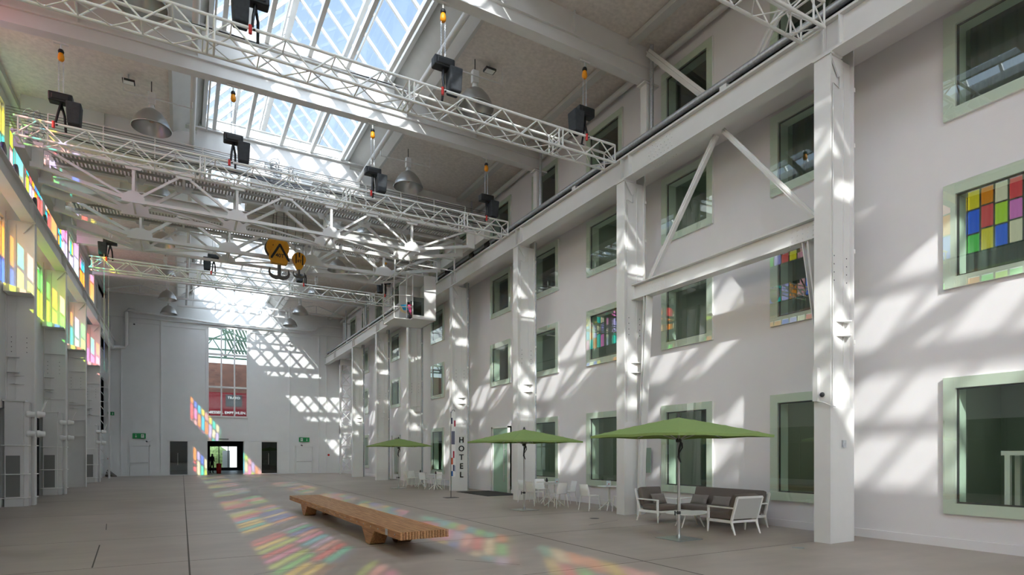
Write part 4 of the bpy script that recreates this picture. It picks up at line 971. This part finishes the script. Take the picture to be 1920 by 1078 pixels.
m = MB(); m.prism(ring(0, .72, .26, 17, -.25, pi+.25)+[(-.1, .34), (-.07, .3), (.07, .3), (.1, .34)], -.08, .1); m.build('side_plate', M['yellow'], hb, bevel=.01)
m = MB(); m.box(-.15, -.11, -.09, -.08, .52, .9); m.box(.1, .15, -.09, -.08, .48, .88); m.box(-.025, .025, -.09, -.08, .78, .97); m.build('warning_stripe', M['letter'], hb)
text('lettering', '8T', .15, (0, -.083, .62), (pi/2, 0, 0), M['letter'], hb, depth=.003, bold=.003)
dhook(hb, .6)
m = MB()
for x in (-.16, .16): m.tube((x, .02, .7), (x*.8, -.1, 2.66), .01, 5)
m.build('wire_rope', M['dark'], hb)

# ------------------------------------------------------------------ umbrellas
def umbrella(loc, rz, label):
    t = empty('patio_umbrella', loc, rz, label=label, cat='umbrella', group='green square umbrellas')
    S = 1.27; zr = 2.10; za = 2.47; N = 12; vs = []; 
    for i in range(N+1):
        for j_ in range(N+1):
            x = -S+2*S*i/N; y = -S+2*S*j_/N; r = max(abs(x), abs(y))/S
            s_ = 1-r; z = zr+(za-zr)*(s_**1.0)*.86+(za-zr)*.14*(1-r**2)*1.0
            edge = max(abs(x), abs(y)); oth = min(abs(x), abs(y)) if edge else 0
            d_ = (oth/edge) if edge > 1e-6 else 1
            z += .035*r*(-1 if False else (abs(2*d_-1)-1))*-.5
            vs.append((x, y, z))
    q = lambda i, j_: i*(N+1)+j_
    fs = [(q(i, j_), q(i+1, j_), q(i+1, j_+1), q(i, j_+1)) for i in range(N) for j_ in range(N)]
    m = MB(); m.add(vs, fs, False); vs2 = [(v[0], v[1], v[2]-.008) for v in vs]; m.add(vs2, [tuple(reversed(f_)) for f_ in fs])
    rimi = [(i, 0) for i in range(N)]+[(N, j_) for j_ in range(N)]+[(i, N) for i in range(N, 0, -1)]+[(0, j_) for j_ in range(N, 0, -1)]
    rv_ = [vs[q(*p)] for p in rimi]; rl = [(v[0], v[1], v[2]-.05) for v in rv_]; n_ = len(rv_)
    m.add(rv_+rl, [(i, (i+1) % n_, n_+(i+1) % n_, n_+i) for i in range(n_)])
    m.build('canopy', M['green'], t)
    m = MB(); m.tube((0, 0, .02), (0, 0, 2.42), .027, 14); m.tube((0, 0, .02), (0, 0, .55), .034, 14); m.build('pole', M['poleal'], t)
    m = MB(); m.lathe((0, 0, 2.46), [(.045, 0), (.035, .03), (.02, .07), (0, .09)], 12); m.build('finial', M['dark'], t)
    for k in range(8):
        a = k*pi/4; L = S*(1.37 if k % 2 else 1.0)*.98
        m = MB(); m.tube((0, 0, 2.39), (L*cos(a), L*sin(a), zr-.03), .009, 6); rb = m.build('rib', M['poleal'], t); MB().tube((0, 0, 2.0), (L*.42*cos(a), L*.42*sin(a), 2.39-(2.39-zr+.03)*.42), .009, 6).build('strut', M['poleal'], rb)
    m = MB(); m.lathe((0, 0, 1.96), [(.05, 0), (.06, .02), (.06, .06), (.04, .08)], 12); m.build('runner_hub', M['dark'], t)
    m = MB(); m.path([(.03, -.03, 1.96), (-.04, -.05, 1.8), (-.05, -.05, 1.66), (0, -.06, 1.55)], [.025, .02, .025, .012], 8); m.path([(-.01, -.03, 1.75), (.05, -.05, 1.85), (.05, -.04, 1.95)], .015, 6); m.build('crank_handle', M['dark'], t)
    m = MB(); m.lathe((0, 0, .5), [(.036, 0), (.042, .01), (.042, .05), (.036, .06)], 14); m.tube((0, 0, .53), (-.1, 0, .53), .012, 6); m.tube((-.1, 0, .48), (-.1, 0, .57), .014, 6); m.build('clamp', M['dark'], t)
    m = MB(); m.box(-.33, .33, -.33, .33, 0, .015); m.lathe((0, 0, .015), [(.05, 0), (.045, .05), (.036, .08)], 14); m.build('base_plate', M['plate'], t)
    return t
u0 = umbrella((8.82, 8.86, 0), 0.0, 'green square umbrella nearest the camera, beside the lounge seats')
copy_tree(u0, (9.16, 15.66, 0), .08, 'middle green square umbrella, right of the HOTEL column')
copy_tree(u0, (9.4, 28.4, 0), .0, 'farthest green square umbrella, left of the HOTEL column')

# ------------------------------------------------------------------ bench
t = empty('long_bench', (3.46, 14.38, 0), .024, label='long low wooden slatted bench in the middle of the hall floor', cat='bench')
BL, BW = 9.9, .88; n = 17; p = BW/n
for i in range(n):
    m = MB(); x = -BW/2+i*p
    m.box(x+.005, x+p-.005, -BL/2+rn.uniform(-.004, .004), BL/2+rn.uniform(-.004, .004), .30+rn.uniform(-.003, .003), .43); m.build('slat', M['wood'], t, bevel=.003)
for y in (-3.1, 2.9):
    for x in (-.27, .27):
        m = MB(); m.prism([(y-.42, .30), (y+.42, .30), (y+.2, .1), (y+.14, .02), (y+.08, 0), (y-.08, 0), (y-.14, .02), (y-.2, .1)], x-.15, x+.15, 'yz'); m.build('foot', M['wood'], t, bevel=.01)
    m = MB(); m.box(-.35, .35, y-.06, y+.06, .22, .30); m.build('cross_beam', M['wood'], t)
m = MB()
for i in range(22): m.lathe((-BW/2-.001, -BL/2+.25+i*.45, .365), [(0, -.006), (.014, -.004), (.016, 0)], 8, axis='x')
m.build('bolt_row', M['galv'], t)
MB().box(-BW/2-.004, -BW/2, -BL/2+.62, -BL/2+.74, .31, .42).build('plaque', M['galv'], t)

# ------------------------------------------------------------------ lounge seats
def cushion(x0, x1, y0, y1, z0, z1, name, m_, parent, rot=0, piv=None):
    m = MB(); m.box(x0, x1, y0, y1, z0, z1); o = m.build(name, m_, parent)
    if rot:
        c = Vector(piv)
        for v in o.data.vertices:
            q = v.co-c; v.co = c+Matrix.Rotation(rot, 3, 'X') @ q
    b = o.modifiers.new('bevel', 'BEVEL'); b.width = .035; b.segments = 4
    for p_ in o.data.polygons: p_.use_smooth = True
    return o
def seat(W, loc, rz, name, label, cat, group=None):    # faces -Y, width W
    t = empty(name, loc, rz, label=label, cat=cat, group=group); D = .78; w2 = W/2
    m = MB()
    m.box(-w2, w2, -D/2, -D/2+.05, .25, .30); m.box(-w2, w2, D/2-.10, D/2-.05, .25, .30)
    for s_ in (-1, 1): m.box(s_*w2-.025, s_*w2+.025, -D/2, D/2-.05, .24, .30)
    m.build('seat_frame', M['white'], t, bevel=.008)
    for s_ in (-1, 1):
        a = MB(); x = s_*w2
        a.box(x-.025, x+.025, -D/2+.02, -D/2+.06, .28, .56); a.box(x-.028, x+.028, -D/2+.02, D/2-.02, .55, .58); a.build('armrest', M['white'], t, bevel=.006)
        for yy, dy in ((-D/2+.03, -.01), (D/2-.08, .1)):
            l = MB(); l.tube((x, yy, .26), (x+s_*.0, yy+dy, 0), .03, 8, .018); l.build('leg', M['white'], t)
    bk_ = MB()
    for s_ in (-1, 1): bk_.bar((s_*(w2), D/2-.09, .26), (s_*(w2), D/2+.08, .80), .045, .04, (0,1,0))
    bk_.bar((-w2, D/2+.08, .80), (w2, D/2+.08, .80), .04, .045); bk_.build('back_frame', M['white'], t)
    pn = MB(); pn.hexa([(-w2+.03, D/2-.06, .33), (w2-.03, D/2-.06, .33), (w2-.03, D/2-.05, .33), (-w2+.03, D/2-.05, .33), (-w2+.03, D/2+.075, .78), (w2-.03, D/2+.075, .78), (w2-.03, D/2+.085, .78), (-w2+.03, D/2+.085, .78)]); pn.build('back_panel', M['mesh'], t)
    cushion(-w2+.03, w2-.03, -D/2+.0, D/2-.14, .30, .44, 'seat_cushion', M['taupe'], t)
    cushion(-w2+.03, w2-.03, D/2-.22, D/2-.08, .38, .86, 'back_cushion', M['taupe'], t, -.27, (0, D/2-.1, .38))
    return t
seat(.74, (10.68, 11.42, 0), 0.0, 'lounge_chair', 'taupe cushioned white lounge chair facing the camera, left of the nearest umbrella pole', 'lounge chair', 'white lounge chairs')
seat(.74, (10.60, 9.02, 0), pi-.05, 'lounge_chair', 'white lounge chair seen from behind, right of the nearest umbrella pole', 'lounge chair', 'white lounge chairs')
seat(2.15, (11.55, 10.25, 0), -pi/2, 'sofa', 'long taupe sofa with white frame against the right wall', 'sofa')
def pillow(loc, rot, label):
    m = MB(); N = 10; W, H = .24, .14; vs = []
    for s_ in (1, -1):
        for i in range(N+1):
            for j_ in range(N+1):
                u, v = -1+2*i/N, -1+2*j_/N; th = .055*((1-u**4)*(1-v**4))**.6
                k_ = 1-.06*(1-abs(v))*abs(u)
                vs.append((u*W*k_, s_*th, v*H*(1-.06*(1-abs(u))*abs(v))))
    M_ = (N+1)**2; q = lambda i, j_, b: b*M_+i*(N+1)+j_
    fs = [(q(i, j_, 0), q(i, j_+1, 0), q(i+1, j_+1, 0), q(i+1, j_, 0)) for i in range(N) for j_ in range(N)]+[(q(i, j_, 1), q(i+1, j_, 1), q(i+1, j_+1, 1), q(i, j_+1, 1)) for i in range(N) for j_ in range(N)]
    m.add(vs, fs, True); o = m.build('pillow', M['taupe2']); o.location = loc; o.rotation_euler = rot
    tag(o, label, 'pillow', 'grey pillows on the lounge seats')
pillow((10.75, 11.50, .57), (-.45, 0, .06), 'grey pillow on the lounge chair facing the camera')
pillow((11.62, 10.95, .55), (-.5, 0, -pi/2+.15), 'grey pillow on the left end of the sofa')
pillow((11.62, 10.25, .55), (-.5, 0, -pi/2+.2), 'grey pillow in the middle of the sofa')
pillow((11.64, 9.5, .55), (-.5, 0, -pi/2), 'grey pillow on the right end of the sofa')
t = empty('coffee_table', (10.52, 10.22, 0), .15, label='low white coffee table with rounded top between the lounge seats', cat='coffee table')
m = MB(); pl = [(.62*cos(a)*(1+.12*cos(3*a)), .42*sin(a)*(1+.12*cos(3*a))) for a in [2*pi*i/36 for i in range(36)]]; m.prism(pl, .315, .335, 'xy'); m.build('table_top', M['white'], t, bevel=.004)
for a in (.2, 1.9, 3.4, 5.1):
    m = MB(); m.tube((.22*cos(a), .18*sin(a), .32), (.42*cos(a), .32*sin(a), 0), .022, 8, .014); m.build('leg', M['white'], t)

# ------------------------------------------------------------------ cafe furniture
def cafe_chair(loc, rz, label, src=None):       # faces -Y
    if src: return copy_tree(src, loc, rz, label)
    t = empty('cafe_chair', loc, rz, label=label, cat='chair', group='white cafe chairs')
    m = MB(); m.box(-.21, .21, -.22, .2, .445, .465); m.build('seat', M['white'], t, bevel=.01)
    m = MB(); N = 6; vs = []
    for i in range(N+1):
        u = -1+2*i/N
        for (z, yy, w_) in ((.46, .19, .20), (.6, .215, .205), (.80, .26, .185)):
            vs.append((u*w_, yy+.03*(1-u*u), z))
    vs2 = [(v[0], v[1]+.014, v[2]) for v in vs]; n3 = len(vs)
    fs = [(3*i+j_, 3*i+3+j_, 3*i+4+j_, 3*i+1+j_) for i in range(N) for j_ in range(2)]
    m.add(vs+vs2, fs+[tuple(reversed([q+n3 for q in f_])) for f_ in fs]+[(3*i+2, 3*i+5, 3*i+5+n3, 3*i+2+n3) for i in range(N)]+[(0, 1, 1+n3, n3), (1, 2, 2+n3, 1+n3), (3*N, 3*N+n3, 3*N+1+n3, 3*N+1), (3*N+1, 3*N+1+n3, 3*N+2+n3, 3*N+2)], True)
    m.build('backrest', M['white'], t)
    for sx in (-1, 1):
        for yy, dy in ((-.2, -.04), (.18, .07)):
            m = MB(); m.tube((sx*.19, yy, .45), (sx*.225, yy+dy, 0), .016, 8, .011); m.build('leg', M['white'], t)
    return t
def cafe_table(loc, label, src=None):
    if src: return copy_tree(src, loc, rn.uniform(0, 1), label)
    t = empty('cafe_table', loc, .3, label=label, cat='table', group='white cafe tables')
    m = MB(); m.lathe((0, 0, .72), [(0, 0), (.35, 0), (.36, .008), (.35, .018), (0, .018)], 32); m.build('table_top', M['white'], t)
    m = MB(); m.tube((.03, 0, .3), (.03, 0, .72), .018, 8); m.tube((-.03, 0, .3), (-.03, 0, .72), .018, 8); m.lathe((0, 0, .26), [(0, 0), (.05, .0), (.05, .06), (0, .07)], 12); m.build('column', M['white'], t)
    for k in range(4):
        a = k*pi/2+.4; m = MB(); m.tube((0, 0, .29), (.33*cos(a), .33*sin(a), .0), .016, 8); m.build('foot', M['white'], t)
    return t
tA = cafe_table((11.40, 14.35, 0), 'round white table partly hidden by the second right column')
cafe_table((10.72, 16.35, 0), 'round white table right of the middle umbrella pole', tA)
cafe_table((11.15, 17.5, 0), 'rear round white table behind the middle umbrella pole', tA)
cafe_table((10.62, 26.55, 0), 'round white table beside the colour block banner', tA)
cafe_table((10.72, 28.9, 0), 'round white table right of the farthest umbrella pole', tA)
cA = cafe_chair((10.86, 14.62, 0), pi/2+.15, 'white chair left of the table by the second right column, seen from the side')
LCH = [((11.45, 13.75, 0), pi, 'white chair with its back to the camera, half hidden by the second right column'),
       ((10.50, 15.80, 0), pi, 'white chair seen from behind, front of the table right of the middle umbrella'),
       ((11.30, 16.45, 0), -pi/2-.1, 'white chair on the wall side of the table right of the middle umbrella'),
       ((10.25, 16.85, 0), pi/2+.3, 'white chair just right of the middle umbrella pole'),
       ((10.62, 17.95, 0), pi/2, 'white chair behind the middle umbrella pole'),
       ((11.35, 18.15, 0), -.2, 'white chair on the far side of the rear table at the middle umbrella'),
       ((11.25, 26.65, 0), -pi/2, 'white chair right of the table beside the colour block banner'),
       ((10.35, 27.25, 0), .3, 'white chair on the far side of the table beside the banner'),
       ((11.08, 27.35, 0), -.4, 'white chair behind the table beside the banner, nearer the wall'),
       ((10.28, 29.35, 0), pi/2, 'leftmost white chair, right of the farthest umbrella pole'),
       ((10.62, 29.75, 0), .1, 'white chair behind the farthest table'),
       ((11.33, 28.85, 0), -pi/2, 'white chair on the wall side of the farthest table')]
for loc, rz, lb in LCH: cafe_chair(loc, rz, lb, cA)
M['card'] = mat('menu_card', rgb(196, 210, 214), .5, noise=.2, nscale=20)
for (x, y, lb) in ((11.3, 14.25, 'small menu card holder on the table by the second right column'), (10.78, 16.3, 'small menu card holder on the table right of the middle umbrella')):
    t = empty('menu_holder', (x, y, .738), -.4, label=lb, cat='menu card')
    m = MB(); m.hexa([(-.07, -.03, 0), (.07, -.03, 0), (.07, -.02, 0), (-.07, -.02, 0), (-.07, -.004, .17), (.07, -.004, .17), (.07, .006, .17), (-.07, .006, .17)]); m.build('card', M['card'], t)
    m = MB(); m.lathe((0, -.022, .06), [(0, 0), (.02, 0)], 10, axis='y'); m.build('printed_mark', M['red'], t)
    m = MB(); m.box(-.07, .07, -.03, .04, 0, .006); m.build('foot', M['glassd'], t)
for (x, y, lb) in ((11.12, 17.45, 'small grey cruet on the rear table at the middle umbrella'), (10.62, 26.55, 'small grey cruet on the table beside the banner'), (10.72, 28.9, 'small grey cruet on the farthest table')):
    m = MB(); m.lathe((x, y, .738), [(0, 0), (.04, 0), (.045, .06), (.03, .1), (.02, .14), (0, .14)], 12); tag(m.build('cruet', M['dark']), lb, 'cruet')

# ------------------------------------------------------------------ HOTEL letters, banner, wall things
hy_ = YK(3)-.17-.012
for ch, z in zip('HOTEL', (2.34, 1.94, 1.54, 1.13, .73)):
    o = text('letter', ch, .36, (11.3, hy_, z), (pi/2, 0, 0), M['letter'], None, depth=.012, bold=.006)
    tag(o, 'black letter %s of the vertical HOTEL sign on the white column' % ch, 'letter', 'letters of the HOTEL sign')
t = empty('banner_flag', (9.18, 21.35, 0), label='tall slim banner flag with coloured blocks standing in front of the HOTEL column', cat='banner')
MB().box(-.26, .26, -.2, .2, 0, .012).build('base_plate', M['dark'], t)
m = MB(); m.tube((0, 0, .01), (0, 0, 1.0), .014, 8); m.tube((0, 0, 1.0), (0, 0, 3.35), .01, 8); m.path([(0, 0, 3.3), (.05, 0, 3.42), (.12, 0, 3.44), (.16, 0, 3.36)], .01, 6); m.build('pole', M['dark'], t)
m = MB(); m.box(.008, .19, -.002, .002, .82, 3.38); m.build('flag_cloth', M['white'], t)
bcols = {'n': rgb(52, 56, 92), 'r': rgb(176, 44, 62), 'g': rgb(104, 108, 126), 'o': rgb(206, 96, 58), 's': rgb(70, 78, 104), 'b': rgb(52, 108, 172), 'l': rgb(186, 194, 208)}
for nme, c_, x0, x1, z0, z1 in (('navy_block', 'n', .01, .06, 2.88, 3.12), ('red_block', 'r', .13, .19, 2.78, 3.02), ('grey_block', 'g', .02, .16, 2.08, 2.6), ('red_block', 'r', .08, .14, 1.55, 1.82), ('orange_block', 'o', .01, .08, 1.30, 1.56), ('dark_block', 's', .08, .14, 1.04, 1.28), ('pale_block', 'l', .14, .19, 1.02, 1.25), ('blue_block', 'b', .01, .08, .84, 1.04)):
    MB().box(x0, x1, -.0035, -.002, z0, z1).build(nme, mat(nme+'_ink', bcols[c_], .8), t)
t = empty('glass_sign', (11.7, YK(1)+1.0, 1.0), label='frosted glass sign panel on the wall left of the nearest umbrella canopy', cat='sign')
t.location = (12.34, 13.75, 1.15)
MB().box(-.02, 0, -.22, .22, 0, .75).build('panel', M['sheer'], t); MB().box(0, .06, -.03, .03, .3, .4).build('bracket', M['steel2'], t)
t = empty('wall_socket', (WX-.01, 15.1, .3), label='small white socket low on the right wall behind the cafe table', cat='socket')
MB().box(-.02, 0, -.05, .05, 0, .1).build('plate', M['white'], t)
m = MB(); m.box(0, .0, 0, 0, 0, 0)
t = empty('junction_panel', (11.25, YK(0)-.19, 1.85), label='small grey switch plate on the casing of the nearest right column', cat='switch')
MB().box(-.05, .05, -.015, .02, 0, .14).build('plate', M['galv'], t)
t = empty('wall_speaker', (10.83, YK(0), 2.75), label='slim white speaker bracket with cable on the front of the nearest right column', cat='speaker')
MB().box(-.06, 0.02, .05, .15, 0, .65).build('slim_box', M['steel'], t); m = MB(); m.path([(-.03, .08, 0), (-.03, -.05, -.03), (-.02, -.2, -.1), (.1, -.22, -.12)], .012, 6); m.build('cable', M['alu'], t)
MB().lathe((-.01, -.02, .12), [(0, -.03), (.04, -.025), (.05, 0)], 14, axis='x').build('round_head', M['dark'], t)

# person in the passage
t = me = bpy.data.meshes.new('person')
V = [(0, 0, .92), (0, 0, 1.12), (0, -.01, 1.36), (0, 0, 1.48), (0, -.02, 1.58), (0, -.02, 1.70), (.18, 0, 1.40), (.24, .02, 1.15), (.2, -.12, .98), (-.18, 0, 1.40), (-.24, .02, 1.15), (-.22, -.1, .95), (.09, 0, .86), (.11, -.03, .48), (.1, .02, .08), (.1, -.1, .04), (-.09, 0, .86), (-.1, .06, .48), (-.11, .12, .08), (-.11, .0, .04)]
Ed = [(0,1),(1,2),(2,3),(3,4),(4,5),(2,6),(6,7),(7,8),(2,9),(9,10),(10,11),(0,12),(12,13),(13,14),(14,15),(0,16),(16,17),(17,18),(18,19)]
R_ = [.14, .13, .15, .055, .09, .085, .065, .045, .035, .065, .045, .035, .09, .06, .045, .04, .09, .06, .045, .04]
me.from_pydata(V, Ed, []); me.update(); po = bpy.data.objects.new('person', me); C.objects.link(po)
sk = po.modifiers.new('skin', 'SKIN'); 
if not me.skin_vertices: 
    import bmesh
    bm_ = bmesh.new(); bm_.from_mesh(me); bm_.verts.layers.skin.verify(); bm_.to_mesh(me); bm_.free()
for i, r_ in enumerate(R_): me.skin_vertices[0].data[i].radius = (r_, r_*.8)
me.skin_vertices[0].data[0].use_root = True
sb = po.modifiers.new('sub', 'SUBSURF'); sb.levels = 2; sb.render_levels = 2
me.materials.append(mat('dark_clothes', rgb(48, 42, 52), .9)); po.location = (2.28, 57.2, 0); po.rotation_euler = (0, 0, .8)
tag(po, 'person in dark clothes standing inside the open passage', 'person')
